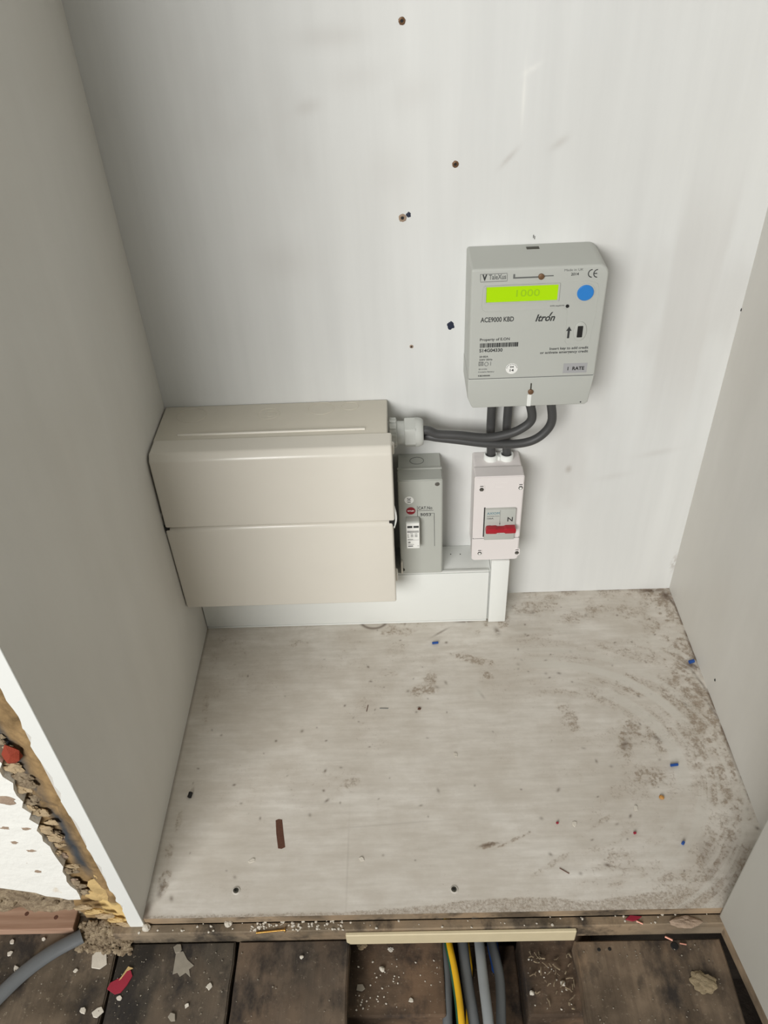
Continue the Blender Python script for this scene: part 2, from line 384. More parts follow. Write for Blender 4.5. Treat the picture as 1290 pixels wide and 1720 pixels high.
# left panel: a board, its front edge whitened to stand in for stronger light
bm = box(-.0145, 0, -D, .0, -.012, TOP, .0008, 2); bmesh.ops.subdivide_edges(bm, edges=[e for e in bm.edges if abs((e.verts[0].co-e.verts[1].co).z) > .5], cuts=60)
rg = random.Random(4)
for v in bm.verts:
    if v.co.x < -.01 and v.co.y < -.4: v.co.x += rg.uniform(-.0012, .003)
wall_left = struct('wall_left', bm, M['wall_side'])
bm = box(-.0147, -.0003, -D-.0009, -D+.0004, -.0122, TOP, .0003, 1); bmesh.ops.subdivide_edges(bm, edges=[e for e in bm.edges if abs((e.verts[0].co-e.verts[1].co).z) > .5], cuts=220)
for v in bm.verts:
    if v.co.x < -.01: v.co.x += .0045*abs(math.sin(v.co.z*47)*math.sin(v.co.z*131+1))+rg.uniform(-.0009, .0004)
obj('brightened_edge', bm, M['pvc'], wall_left)
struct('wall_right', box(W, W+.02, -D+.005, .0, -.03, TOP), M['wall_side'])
struct('wall_back_upper', box(-.3, W+.3, .002, .03, -.3, TOP), M['wall'])
bpy.data.objects['wall_back_upper'].name = 'wall_rear'
# splayed front-right return with a raw lower edge
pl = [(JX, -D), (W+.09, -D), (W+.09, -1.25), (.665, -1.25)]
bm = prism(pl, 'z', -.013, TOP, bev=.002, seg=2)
M['return'] = wall_paint('shaded_white_paint', lin(184, 182, 174), (1, .5, .12), .6); wfr = struct('wall_front_right', bm, M['return'])  # same white, greyed to stand in for shade on this return
obj('raw_lower_edge', prism([(JX+.004, -D-.002), (W+.09, -D-.002), (W+.09, -1.25), (.669, -1.25)], 'z', -.034, -.0135), M['ply'], wfr)
p = at(1260, 1561, 'x', .545); hole = lump((p.x+.0005, p.y, p.z), .0034, 5, 2, .4, (.35, .55, 1.2)); obj('drill_hole', hole, M['black'], wfr, label='small dark hole in the white return')
for px, py in ((1201, 1142), (1245, 520)):
    p = at(px, py, 'x', W); obj('nail_hole', lump((p.x, p.y, p.z), .0016, px, 1, .4, (.4, 1, 1.4)), M['black'], bpy.data.objects['wall_right'])
# unseen cover over the cupboard, added to hold back light from above
struct('added_ceiling', box(-1.2, 1.8, -.9, .03, TOP, TOP+.05), M['wall'])

# floor: painted plywood base board
nx, ny = 760, 520
gx, gy = np.meshgrid(np.linspace(0, W, nx), np.linspace(-.411, .0, ny), indexing='ij')
X, Y = gx.ravel(), gy.ravel()
def fp(px, py): p = at(px, py, 'z', 0); return p.x, p.y
edge = -.4105+.0012*fbm(X*60, X*0, 21)
Zf = np.zeros_like(X)
me = gridmesh(np.stack([X, Y, Zf], 1), nx, ny)
n1, n2, n3 = fbm(X*45, Y*45, 31), fbm(X*160, Y*160, 41), fbm(X*14, Y*14, 51)
n4 = fbm(X*380+3*n1, Y*380, 47, 4); crisp = sstep(.40, .60, n4*.55+n2*.45)
cx, cy = fp(945, 1290); R = np.hypot(X-cx, (Y-cy)*1.1); TH = np.arctan2(Y-cy, X-cx)
streak = fbm(R*170, TH*2.2+7, 61, 5); streak2 = fbm(R*420, TH*3+3, 71, 4)
right = sstep(.33, .44, X)*sstep(.055, .12, R)*(1-sstep(.24, .33, R))
gr = .52*right*sstep(.40, .75, streak)*sstep(.35, .6, n1)
gr = np.maximum(gr, .34*sstep(.36, .5, X)*sstep(.42, .7, n1))
gr = np.maximum(gr, .80*sstep(.535, .60, X+.03*n3)*sstep(.35, .6, n2*.5+n1*.5)*(Y > -.33))
gr = np.maximum(gr, .5*sstep(.05, .0, -Y-.0)*0)
gr = np.maximum(gr, .55*(1-sstep(.012, .055, -Y))*sstep(.38, .42, X)*sstep(.4, .62, n1))
gr = np.maximum(gr, .62*(1-sstep(.05, .10, -Y))*sstep(.19, .25, X)*sstep(.52, .68, n1))
gr = np.maximum(gr, .36*sstep(.5, .75, n1)*(1-sstep(.07, .16, -Y)))
gr = np.maximum(gr*(.62+.30*crisp), .14*sstep(.55, .75, n3))
spots = [  # px, py, rx, ry, angle, strength   (dirt clumps seen on the board)
 (1110, 1005, .022, .020, 0, 1), (1135, 1030, .008, .03, .25, 1), (1165, 1110, .014, .016, .2, 1), (1050, 1245, .009, .022, -.2, 1), (1062, 1230, .012, .02, .3, .85), (1090, 1305, .020, .012, .2, .9),
 (955, 1205, .010, .022, .25, .8), (1110, 1240, .02, .02, .2, .8), (1060, 1150, .022, .015, -.5, .85), (1130, 1170, .02, .03, .2, .8), (1210, 1305, .013, .016, .2, .9), (895, 1022, .03, .013, 0, .8), (1010, 1022, .02, .007, 0, .85),
 (1215, 1410, .020, .04, -.35, .8), (1195, 1460, .02, .03, -.5, .75), (1170, 1490, .03, .02, 0, .7), (1240, 1480, .012, .05, -.45, .85), (1040, 1440, .016, .014, .6, .6), (1130, 1480, .012, .01, 0, .7), (1065, 1100, .05, .008, -.45, .6), (1160, 1230, .012, .05, .25, .7),
 (960, 1110, .02, .01, -.4, .6), (1010, 1170, .03, .01, -.7, .6), (710, 1160, .018, .009, .1, 1), (722, 1140, .008, .012, 0, .8), (795, 1108, .03, .006, -.3, .9), (820, 1135, .012, .005, -.7, .9), (668, 1062, .022, .008, 0, .8), (650, 1130, .012, .006, -.3, .5), (610, 1180, .012, .01, 0, .4),
 (820, 1420, .014, .003, .2, 1.1), (860, 1412, .02, .002, .4, .9), (275, 1480, .006, .016, -.1, .85), (283, 1430, .005, .008, 0, .7), (300, 1380, .003, .012, 0, .6), (500, 1080, .014, .007, 0, .6), (930, 1450, .03, .003, .5, .6), (1010, 1380, .02, .003, .5, .6), (560, 1310, .03, .02, 0, .22), (590, 1315, .012, .006, .2, .6),
 (400, 1150, .05, .02, .1, .25), (360, 1110, .006, .02, 0, .4), (345, 1190, .004, .03, .1, .5), (1145, 1470, .01, .004, .5, .8), (1075, 1460, .012, .003, -.4, .6), (380, 1495, .03, .01, 0, .15)]
for (px, py, rx, ry, a, s) in spots:
    x_, y_ = fp(px, py); b_ = blob(X, Y, x_, y_, rx, ry, a); gr = np.maximum(gr, s*(.30+.42*crisp)*sstep(.10, .75, b_*(.35+1.3*n2)))
# bare wood front margin with a wavy limit
wav = .003+.010*sstep(.16, .33, X)*(.35+.9*fbm(X*16, X*0, 91))+.006*sstep(.42, .5, X)
m_ = (1-sstep(wav-.002, wav+.0015, Y+.411)); gr = np.maximum(gr, .50*m_)
dark = np.zeros_like(X)
x_, y_ = fp(628, 1040); r_ = np.hypot(X-x_, (Y-y_)*1.1); dark = np.maximum(dark, .75*blob(r_, r_, .0175, .0175, .0022, 9)*(Y < y_+.004)*sstep(.2, .5, n2+.2))
for (px, py, rx, ry, a, s) in ((1095, 992, .016, .003, 0, .95), (1118, 1000, .006, .008, 0, .9), (1162, 1118, .008, .005, 0, .7), (1128, 1010, .002, .012, .3, .8), (808, 1166, .0015, .006, .5, .7), (1050, 1250, .004, .007, -.4, .55), (1105, 1240, .006, .003, -.5, .6), (740, 1062, .012, .0014, .6, .6), (835, 1060, .003, .006, .3, .7), (780, 1044, .012, .002, 0, .7),
        (704, 1188, .0022, .0012, 0, .8), (820, 1419, .008, .0012, .2, .7), (272, 1490, .003, .006, 0, .5), (1203, 1200, .0016, .03, .28, .8), (1180, 1150, .0015, .03, .28, .7), (268, 1502, .003, .004, 0, .5), (246, 1532, .004, .012, 0, .8), (700, 1044, .1, .0012, 0, .35)):
    x_, y_ = fp(px, py); dark = np.maximum(dark, s*blob(X, Y, x_, y_, rx, ry, a)*sstep(.2, .5, n2+.1))
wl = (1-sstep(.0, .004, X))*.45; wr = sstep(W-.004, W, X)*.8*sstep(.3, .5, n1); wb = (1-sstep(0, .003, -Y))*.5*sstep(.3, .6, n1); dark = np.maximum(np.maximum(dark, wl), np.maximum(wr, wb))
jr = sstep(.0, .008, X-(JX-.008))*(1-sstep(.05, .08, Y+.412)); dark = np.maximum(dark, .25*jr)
# fine scattered specks
rs = np.random.RandomState(7)
for k in range(150):
    sx_, sy_ = rs.rand()**.7*W, -rs.rand()*.4; sr = .0007+.0011*rs.rand()**2; m2 = (abs(X-sx_) < .006) & (abs(Y-sy_) < .006)
    dark[m2] = np.maximum(dark[m2], (.35+.5*rs.rand())*blob(X[m2], Y[m2], sx_, sy_, sr*(1+rs.rand()), sr, rs.rand()*3))
pale = .45*right*sstep(.5, .75, 1-streak)*sstep(.4, .6, n3+.1)
for (r0, r1, a0, a1, s) in ((.150, .160, .2, 1.9, .8), (.175, .181, .3, 1.5, .5), (.118, .13, -.4, 1.2, .6)):
    pale = np.maximum(pale, s*sstep(r0-.003, r0+.001, R)*(1-sstep(r1-.001, r1+.003, R))*sstep(a0, a0+.3, TH)*(1-sstep(a1-.4, a1, TH)))
gr = gr*(1-.8*pale)
x_, y_ = fp(803, 1165); pale = np.maximum(pale, .8*blob(X, Y, x_, y_, .010, .012, .2, 2))
# the sheet joint and scratches
x_, y_ = fp(585, 1420); dark = np.maximum(dark, .16*blob(X, Y, x_, y_-.02, .0007, .05))
x_, y_ = fp(650, 1385); dark = np.maximum(dark, .16*blob(X, Y, x_, y_, .07, .0007, .06))
setattr_f(me, 'grime', np.clip(gr, 0, 1)); setattr_f(me, 'dark', np.clip(dark, 0, 1)); setattr_f(me, 'pale', np.clip(pale, 0, 1))
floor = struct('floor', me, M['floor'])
obj('plywood_edge', box(-.012, W, -.4105, .0, -.012, -.0004), M['ply'], floor)
# rust-brown bare slot in the paint, screws
bp = [at(x_, y_, 'z', 0) for x_, y_ in ((463, 1378), (468, 1376), (474, 1377), (476, 1398), (479, 1423), (473, 1426), (467, 1425), (464, 1400))]
obj('bare_patch', prism([(q_.x, q_.y) for q_ in bp], 'z', -.0002, .0003, .0001, 1), M['rust'], floor, label='rust-brown oblong bare patch on the painted board')
for px, py, lb in ((397, 1496, 'left screw head near the front edge'), (763, 1494, 'right screw head near the front edge')):
    p = at(px, py, 'z', 0); bm = lathe([(.0001, .0004), (.0022, .0003), (.0030, .0009), (.0036, .0006), (.0042, .00005)], (p.x, p.y), 'z', 20)
    o = obj('screw_crater', bm, M['crater'], floor, smooth=True, label='chipped paint round the '+lb)
    bm = lathe([(.0001, .0012), (.0016, .0013), (.0025, .0009), (.0027, .0002)], (p.x-.0004, p.y), 'z', 14); s_ = obj('screw', bm, M['darkscrew'], o, smooth=True, label=lb)
    bm = box(p.x-.0022, p.x+.0012, p.y-.0004, p.y+.0004, .0010, .0014); box(p.x-.0008, p.x, p.y-.0016, p.y+.0016, .0010, .0014, bm=bm); 
    for v in bm.verts: pass
    o2 = obj('screw', bm, M['black'], o); o2.name = 'screw_slot'
for px, py in ((423, 1446), (607, 1443), (965, 1384), (1068, 1358), (765, 1268)):
    p = at(px, py, 'z', 0); obj('paint_chip', flake((p.x, p.y, -.0001), .003, .0008, px, stretch=1.2), M['plaster'], floor)

# front ledge and batten
struct('trim_1', box(-.03, JX+.01, -.4195, -.4105, -.034, -.0125, .001, 1), M['ledge'])
struct('trim_2', box(.190, .4045, -.4235, -.4197, -.034, -.0150, .0008, 1), M['batten'])
# void below
struct('ground', box(-1.0, 1.6, -1.6, .1, -.40, -.36), M['earth']); bpy.data.objects['ground'].name = 'floor_void'
struct('wall_void', box(-1.0, 1.6, -.34, -.32, -.36, -.034), M['earth'])

# ---- front-left: broken plaster wall
def ragged(x0, z0, z1, n, amp, seed):
    rg = random.Random(seed); return [(x0+rg.uniform(-amp, amp), z0+(z1-z0)*i/n) for i in range(n+1)]
edge_pts = ragged(-.0495, .035, TOP, 260, .0030, 12)
pts = [(-.9, .066)]+[(-.9+.85*i/90+random.Random(i).uniform(-.002, .002), .064-.030*max(0, (i-82)/8)+random.Random(i+50).uniform(-.003, .003)) for i in range(1, 90)]+edge_pts+[(-.9, TOP)]
bm = prism(pts, 'y', -.408, -.385); bmesh.ops.triangulate(bm, faces=[f for f in bm.faces if len(f.verts) > 4])
wfl = struct('wall_front_left', bm, M['pvc']); 
t = NT('flaking_white_plaster'); v = t.coord(); n = t.noise(v, 18, 6, .6); n2_ = t.noise(v, 60, 5, .6)
c = t.mix(t.ramp(n, [(.62, G0), (.66, G1)]), lin(240, 240, 234), lin(226, 216, 198)); c = t.mix(t.ramp(n2_, [(.70, G0), (.73, G1)]), c, lin(176, 150, 130))
t.base(c); t.b.inputs['Roughness'].default_value = .75; t.bump(t.math('ADD', n, n2_), .5, .003); M['flaking'] = t.m
wfl.data.materials[0] = M['flaking']
# mortar core in the broken strip, a rough relief
nu, nv = 30, 800
gu, gv = np.meshgrid(np.linspace(-.062, -.010, nu), np.linspace(-.02, TOP, nv), indexing='ij'); U, V = gu.ravel(), gv.ravel()
rel = fbm(U*60, V*60, 101); me = gridmesh(np.stack([U, -.396-.011*rel-.006*blob(U, U, -.02, 0, .01, 9), V], 1), nu, nv)
dk = .95*blob(U, U, -.0330-.010*sstep(.1, .3, V), 0, .0075, 9)*sstep(.05, .1, V)*sstep(.2, .5, fbm(U*100, V*25, 111)+.05)
pa = .9*sstep(.055, .02, V)*0+(1-sstep(.03, .05, V+.02*rel))*.9*(U > -.04)
setattr_f(me, 'dark', dk); setattr_f(me, 'pale', pa); obj('mortar_core', me, M['mud'], wfl)
gu, gv = np.meshgrid(np.linspace(-.9, -.035, 400), np.linspace(-.06, .08, 60), indexing='ij'); U, V = gu.ravel(), gv.ravel(); rel = fbm(U*70, V*110, 131)
me = gridmesh(np.stack([U, -.384-.012*sstep(-.03, .05, V)*0-.016*rel, V], 1), 400, 60); setattr_f(me, 'dark', 0*U); setattr_f(me, 'pale', .35*(fbm(U*50, V*120, 141) > .62)); obj('rubble_footing', me, M['rubble'], wfl)
rg = random.Random(77)
for k in range(80):
    z = .035+k*.0075+rg.uniform(-.004, .004); x = -.047+rg.uniform(-.004, .007); r = rg.uniform(.0028, .0062)
    if z > .6: break
    obj('mortar_lump', lump((x, -.403+rg.uniform(-.002, .003), z), r, k, 3, .5, (1.3, .35, 1)), M['stone' if rg.random() < .4 else 'stone2' if rg.random() < .5 else 'rubble'], wfl)
p = at(16, 1272, 'y', -.406); obj('brick_fragment', lump((p.x, p.y+.002, p.z), .0105, 4, 1, .3, (.8, .4, 1)), M['brick'], wfl, label='broken piece of red brick in the wall core')
for k, (px, py, r) in enumerate(((168, 1492, .012), (182, 1506, .011), (158, 1508, .008), (194, 1516, .008), (174, 1478, .008), (68, 1228, .003), (92, 1440, .003))):
    p = at(px, py, 'y', -.407)
    if k < 5: obj('foam_filler', lump((p.x, p.y+.002, p.z), r, 30+k, 3, .25, (1, .28, 1.1)), M['foam'], wfl)
for k in range(5):
    p = at(140+k*18, 1524+k*7, 'y', -.410); obj('foam_filler', lump((p.x, p.y, p.z), .0050, 40+k, 3, .4, (1.6, .5, .5)), M['foam'] if k % 2 else M['stone'], wfl)
for k, (px, py) in enumerate(((10, 1345), (24, 1415), (44, 1392), (8, 1391), (64, 1464), (52, 1429))):
    p = at(px, py, 'y', -.408); obj('chipped_spot', lump((p.x, p.y, p.z), .0026+.004*(k == 0), k, 3, .5, (1.3, .12, .8)), M['stone2'], wfl)

# ------------------------------------------------------------------ FLOORBOARDS and what lies below
def board(x0, x1, y0, y1, z0, z1, mat, label, seed, slope=0):
    bm = bmesh.new(); n = 40; rg = random.Random(seed)
    ring = []
    for i in range(n+1):
        y = y0+(y1-y0)*i/n; a = rg.uniform(-.0006, .0006); b_ = rg.uniform(-.0006, .0006)
        ring.append([bm.verts.new(q_) for q_ in ((x0+a, y, z0), (x1+b_, y, z0), (x1+b_, y, z1), (x0+a, y, z1))])
    for r0, r1 in zip(ring, ring[1:]):
        for k in range(4): bm.faces.new((r0[k], r0[(k+1) % 4], r1[(k+1) % 4], r1[k]))
    bm.faces.new(ring[0]); bm.faces.new(ring[-1][::-1]); bmesh.ops.recalc_face_normals(bm, faces=bm.faces[:])
    bmesh.ops.bevel(bm, geom=[e for e in bm.edges if (e.verts[0].co.z > (z0+z1)/2 and e.verts[1].co.z > (z0+z1)/2) and not all(abs(v.co.x-x0) < .002 for v in e.verts) != all(abs(v.co.x-x1) < .002 for v in e.verts) is False and False] or [e for e in bm.edges if all(v.co.z > (z0+z1)/2 for v in e.verts) and (all(abs(v.co.x-x0) < .002 for v in e.verts) or all(abs(v.co.x-x1) < .002 for v in e.verts) or all(abs(v.co.y-y1) < 1e-5 for v in e.verts))], offset=.0012, segments=2, affect='EDGES')
    o = obj('floorboard', bm, M[mat], None, ((x0+x1)/2, (y0+y1)/2, z0)); return tag(o, label, 'floorboard')
board(-.55, -.0285, -1.2, -.385, -.052, -.031, 'board1', 'dusty brown floorboard at far left under the grey cable and timber offcut', 1)
board(-.0255, .0845, -1.2, -.4205, -.051, -.030, 'board2', 'dark stained floorboard with crimson scrap and pale plaster smear', 2)
board(.0875, .1920, -1.2, -.4205, -.051, -.030, 'board3', 'dark floorboard left of the open hole, below the brass nail', 3)
board(.4040, .5385, -1.2, -.4245, -.054, -.032, 'board4', 'worn grey-brown floorboard right of the open hole', 4)
def joist(x0, x1, y0, y1, z0, z1, label, seed):
    bm = box(x0, x1, y0, y1, z0, z1, .002, 2); o = obj('floor_joist', bm, M['joist'], None, ((x0+x1)/2, (y0+y1)/2, z0)); return tag(o, label, 'joist')
joist(.1700, .2810, -.478, -.400, -.36, -.056, 'crumb-covered timber top in the hole, left of the yellow cable', 1)
joist(.3560, .4250, -.478, -.400, -.36, -.060, 'dirty timber top in the hole, right of the grey cables', 2)
joist(.3100, .3560, -.470, -.395, -.36, -.110, 'low dark timber with wood shreds behind the grey cables', 3)
# bearers that the boards rest on, out of view further back
struct('bearer_left', box(-.5, .192, -.90, -.84, -.36, -.0520), M['joist']); struct('bearer_right', box(.404, .56, -.90, -.84, -.36, -.0545), M['joist'])

# cables in the hole
def floor_cable(name, pts, r, mat, label, flat=None, z0=-.05, group=None):
    P = []
    for (px, py, z) in pts: p = at(px, py, 'z', z); P.append(p)
    P[0] = P[0]; a = P[0]+Vector((0, .045, -.012)); e = P[-1]+(P[-1]-P[-2]).normalized()*.05+Vector((0, 0, -.02)); e2 = e+Vector((0, -.12, -.09))
    path = smoothpath([a]+P+[e, e2], 6)
    o = obj(name, tube(path, r, 14, flat=flat), mat, None, P[0], True); return tag(o, label, 'cable', group), path
o, path = floor_cable('earth_cable', [(752, 1574, -.050), (762, 1625, -.049), (770, 1675, -.049), (775, 1722, -.05)], .0036, M['yellow'], 'yellow and green earth cable rising from the floor hole')
bm = tube([q_+Vector((-.0024, 0, .0006)) for q_ in path], .0019, 10); o['label'] = 'yellow and green earth cable rising from the floor hole'
obj('green_stripe', bm, M['green'], o, smooth=True, label='dark green stripe')
floor_cable('power_cable', [(742, 1574, -.062), (750, 1640, -.062), (752, 1722, -.063)], .004, M['greycable'], 'dark grey cable directly left of the yellow cable', (.0046, .0036))
floor_cable('power_cable', [(776, 1574, -.058), (784, 1640, -.058), (797, 1722, -.060)], .004, M['greycable'], 'grey cable directly right of the yellow cable', (.0052, .0036))
floor_cable('power_cable', [(804, 1574, -.052), (811, 1640, -.048), (821, 1722, -.047)], .004, M['greycable2'], 'palest grey cable, second to the right of the yellow one', (.0048, .0036))
floor_cable('power_cable', [(824, 1574, -.064), (839, 1640, -.064), (842, 1722, -.066)], .004, M['greycable'], 'rightmost bowed grey cable in the floor hole', (.0046, .0036))
p = at(828, 1590, 'z', -.085); o = obj('blue_cable', tube(smoothpath([p+Vector((-.002, .05, .0)), p, p+Vector((.004, -.012, -.03)), p+Vector((.004, -.02, -.12))]), .0055, 12), M['bluewire'], None, p, True); tag(o, 'short blue cable end deep in the hole behind the grey cables', 'cable')
p = at(788, 1612, 'z', -.075); o = obj('earth_cable', tube(smoothpath([p+Vector((-.004, .05, .0)), p, p+Vector((.001, -.006, -.03)), p+Vector((.0, -.02, -.12))]), .0026, 10), M['yellow'], None, p, True); tag(o, 'bit of yellow cable between the grey cables, further down', 'cable')

# timber offcut, grey cable, debris at lower left
o = obj('timber_offcut', box(-.40, -.0725, -.4100, -.3850, -.031, -.0205, .0010, 2), M['timber'], None, (-.23, -.402, -.031)); tag(o, 'reddish sawn timber offcut against the broken plaster wall', 'timber')
for px, py in ((45, 1532), (94, 1538)):
    p = at(px, py+3, 'z', -.0205); obj('knot', cyl((p.x, p.y), 'z', .0020, -.0208, -.0203, 14), M['rust'], o)
P = [at(x, y, 'z', -.024) for x, y in ((-60, 1735), (0, 1672), (45, 1630), (90, 1598), (138, 1572))]
o = obj('grey_cable', tube(smoothpath(P, 8), .006, 14, flat=(.0072, .0042)), M['greycable'], None, P[2], True); tag(o, 'thick grey cable lying across the far left floorboard', 'cable')
def scatter_stuff(name, label, cat, n, areaf, rr, mat, seed, squash=.7):
    rg = random.Random(seed); bm = bmesh.new()
    for k in range(n):
        x, y, z = areaf(rg); r = rg.uniform(*rr); lump((x, y, z+r*.3), r, seed*1000+k, 1, .4, (1, 1, squash), bm)
    o = obj(name, bm, mat, None, (0, 0, 0)); o['kind'] = 'stuff'; o['label'] = label; o['category'] = cat; return o
scatter_stuff('rubble_heap', 'brown crumbly rubble heaped at the foot of the left panel', 'rubble', 420, lambda r: (lambda u, v: (-.066+u*.052, -.4255+v*.022-.005*u, -.031+.016*v*(1-abs(u-.5))))(r.random(), r.random()), (.001, .0035), M['rubble'], 5)
scatter_stuff('rubble_strip', 'crumbly brown rubble between the timber offcut and the plaster wall', 'rubble', 520, lambda r: (-.30+r.random()*.245, -.391+r.random()*.008, -.012+r.random()*.055), (.0015, .0042), M['rubble'], 6)
scatter_stuff('plaster_dust', 'fine white plaster grit strewn over the dark floorboards', 'grit', 200, lambda r: (lambda x: (x, -.43-.075*r.random()**1.2, -.0295 if x < .404 else -.0315))(r.choice((r.uniform(-.15, .19), r.uniform(-.15, -.03), r.uniform(-.02, .08), r.uniform(.41, .53)))), (.0003, .0008), M['plaster_grey'], 7, .5)
scatter_stuff('joist_grit', 'fine white grit on the timbers inside the floor hole', 'grit', 70, lambda r: (lambda x: (x, -.428-.045*r.random(), -.0558 if x < .3 else -.0598))(r.choice((r.uniform(.197, .278), r.uniform(.195, .24), r.uniform(.36, .40)))), (.0004, .0011), M['plaster'], 8, .5)
scatter_stuff('ledge_grit', 'pale plaster grit sprinkled along the front ledge', 'grit', 130, lambda r: (r.choice((r.uniform(-.01, .53), r.uniform(.10, .19))), -.4105-.0085*r.random(), -.0125), (.0005, .0015), M['plaster'], 9, .6)
crumbs = [  # px, py, radius, z, material, label
 (168, 1612, .0095, -.031, 'plaster', 'largest pale plaster flake, beside the gap left of the crimson scrap'),
 (163, 1702, .0062, -.031, 'plaster', 'pale plaster flake near the bottom edge, left of the board gap'),
 (141, 1699, .0035, -.031, 'plaster', 'small plaster flake just left of the flake at the bottom edge'),
 (17, 1602, .0035, -.031, 'plaster', 'pale flake on the far left board, above the grey cable'),
 (28, 1628, .0038, -.031, 'plaster', 'pointed pale flake close to the upper side of the grey cable'),
 (127, 1631, .0026, -.031, 'plaster', 'small pale flake between the grey cable and the large flake'),
 (21, 1582, .0026, -.031, 'plaster', 'tiny pale flake just below the timber offcut'),
 (74, 1578, .0024, -.031, 'plaster', 'tiny white flake below the right end of the timber offcut'),
 (201, 1677, .0026, -.030, 'plaster', 'tiny pale flake right below the crimson scrap'),
 (352, 1658, .0032, -.030, 'plaster', 'round pale flake alone on the dark stained floorboard'),
 (314, 1690, .0022, -.030, 'plaster', 'small pale flake at the lower middle of the dark stained floorboard'),
 (290, 1710, .0048, -.030, 'plaster_grey', 'greyish flake at the bottom edge of the dark stained floorboard'),
 (246, 1560, .0046, -.0125, 'plaster', 'white crumb on the ledge near its left end'),
 (384, 1553, .0040, -.0125, 'plaster', 'upright pale crumb on the ledge above the board gap'),
 (507, 1608, .0020, -.030, 'plaster', 'square white crumb on the board left of the hole'),
 (690, 1681, .0028, -.056, 'plaster', 'white flake at the front of the timber left of the yellow cable'),
 (607, 1660, .0050, -.056, 'plaster_grey', 'long grey flake on the timber beside the dark floorboard'),
 (642, 1629, .0030, -.056, 'plaster', 'pale split crumb in the middle of the left timber in the hole'),
 (608, 1588, .0042, -.056, 'stone', 'buff pebble at the back of the left timber in the hole'),
 (656, 1595, .0026, -.056, 'plaster', 'white crumb right of the buff pebble'),
 (945, 1653, .0030, -.060, 'plaster', 'white crumb on the right timber in the hole'),
 (893, 1669, .0026, -.060, 'plaster', 'small crumb at the left side of the right timber in the hole'),
 (1182, 1651, .0100, -.032, 'tan', 'round tan mortar lump on the right floorboard'),
 (300, 1595, .0050, -.030, 'plaster_grey', 'grey plaster dab at the back of the dark stained floorboard')]
for k, (px, py, r, z, m_, lb) in enumerate(crumbs):
    p = at(px, py, 'z', z)
    if 'lump' in lb or 'pebble' in lb: bm = lump((p.x, p.y, z+r*.12), r, k+9, 4, .45, (1, .85, .28))
    elif 'crumb' in lb: bm = lump((p.x, p.y, z+r*.5), r, k+9, 2, .4, (.9, .8, .8))
    else: bm = flake((p.x, p.y, z), r, .0014, k+3, stretch=1.12)
    o = obj('mortar_lump' if 'lump' in lb else 'plaster_flake' if 'flake' in lb or 'dab' in lb else 'plaster_crumb', bm, M[m_], None, (p.x, p.y, z)); tag(o, lb, 'debris')
# pale plaster smear on the dark board, crimson scrap
def ragged_patch(pix, z, th, mat, name, label, cat, bev=.0002):
    P = [at(x, y, 'z', z) for x, y in pix]; c = sum(P, Vector())/len(P)
    bm = prism([(q_.x, q_.y) for q_ in P], 'z', z, z+th, bev, 1); o = obj(name, bm, M[mat], None, c); return tag(o, label, cat)
ragged_patch([(180, 1662), (186, 1651), (202, 1643), (212, 1632), (220, 1630), (223, 1640), (214, 1655), (203, 1668), (193, 1671)], -.030, .0012, 'crimson', 'paper_scrap', 'crimson scrap with torn edges on the dark stained floorboard', 'scrap')
ragged_patch([(290, 1637), (296, 1600), (308, 1598), (315, 1612), (326, 1622), (318, 1628), (320, 1642), (312, 1634), (302, 1641), (298, 1634)], -.030, .0006, 'plaster_grey', 'plaster_smear', 'pale plaster smear stuck on the dark stained floorboard', 'plaster')
ragged_patch([(200, 1648), (216, 1624), (224, 1627), (214, 1632), (204, 1645)], -.0299, .0016, 'foam', 'foam_scrap', 'narrow tan scrap along the upper edge of the crimson scrap', 'scrap')

# small offcuts on the painted board
def rod(name, px, py, L, ang, r, mat, label, cat, z=0., core=None):
    p = at(px, py, 'z', z); d = Vector((math.cos(ang), math.sin(ang), 0))*L/2; c = p+Vector((0, 0, r))
    o = obj(name, tube([c-d, c-d*.5, c+d*.5, c+d], r, 12), mat, None, p, True); tag(o, label, cat)
    return o
rod('wire_offcut', 731, 1081, .0075, .12, .0015, M['bluewire'], 'blue wire offcut on the board in front of the trunking', 'offcut')
rod('wire_offcut', 1132, 1286, .0080, .12, .0015, M['bluewire'], 'blue wire offcut among the dirt towards the right wall', 'offcut')
rod('wire_offcut', 1147, 1417, .0030, .9, .0014, M['bluewire'], 'smallest blue offcut, nearest the front right corner', 'offcut')
rod('wire_offcut', 1161, 1113, .0060, .3, .0022, M['bluewire'], 'dusty blue offcut against the right wall', 'offcut')
rod('black_plug', 320, 1337, .0052, 1.45, .0022, M['black'], 'short black plug near the left wall', 'plug')
rod('red_crumb', 1066, 1400, .0022, .3, .0012, M['crimson'], 'tiny red crumb on the board, right one of two', 'crumb')
rod('red_crumb', 936, 1383, .0020, .3, .0011, M['crimson'], 'tiny red crumb on the board, left one of two', 'crumb')
p = at(1111, 1340, 'z', 0); tag(obj('amber_crumb', lump((p.x, p.y, .001), .0026, 3, 2, .3, (1, 1, .5)), M['orange'], None, p), 'tiny amber crumb below the blue offcut near the right', 'crumb')
p = at(704, 1191, 'z', 0); tag(obj('brown_chip', flake((p.x, p.y, 0), .0024, .001, 8), M['rust'], None, p), 'small dark brown chip in the middle rear of the board', 'chip')
for k, (px, py, L, a, lb) in enumerate(((617, 1190, .009, 1.4, 'thin hair-like splinter standing upright on the board behind its middle'), (645, 1190, .010, -.05, 'thin pale splinter lying crosswise behind the middle of the board'), (948, 1463, .010, -.6, 'short pale splinter near the front of the board'))):
    rod('splinter', px, py, L, a, .0004, M['rust'] if k != 1 else M['inkmid'], lb, 'splinter')
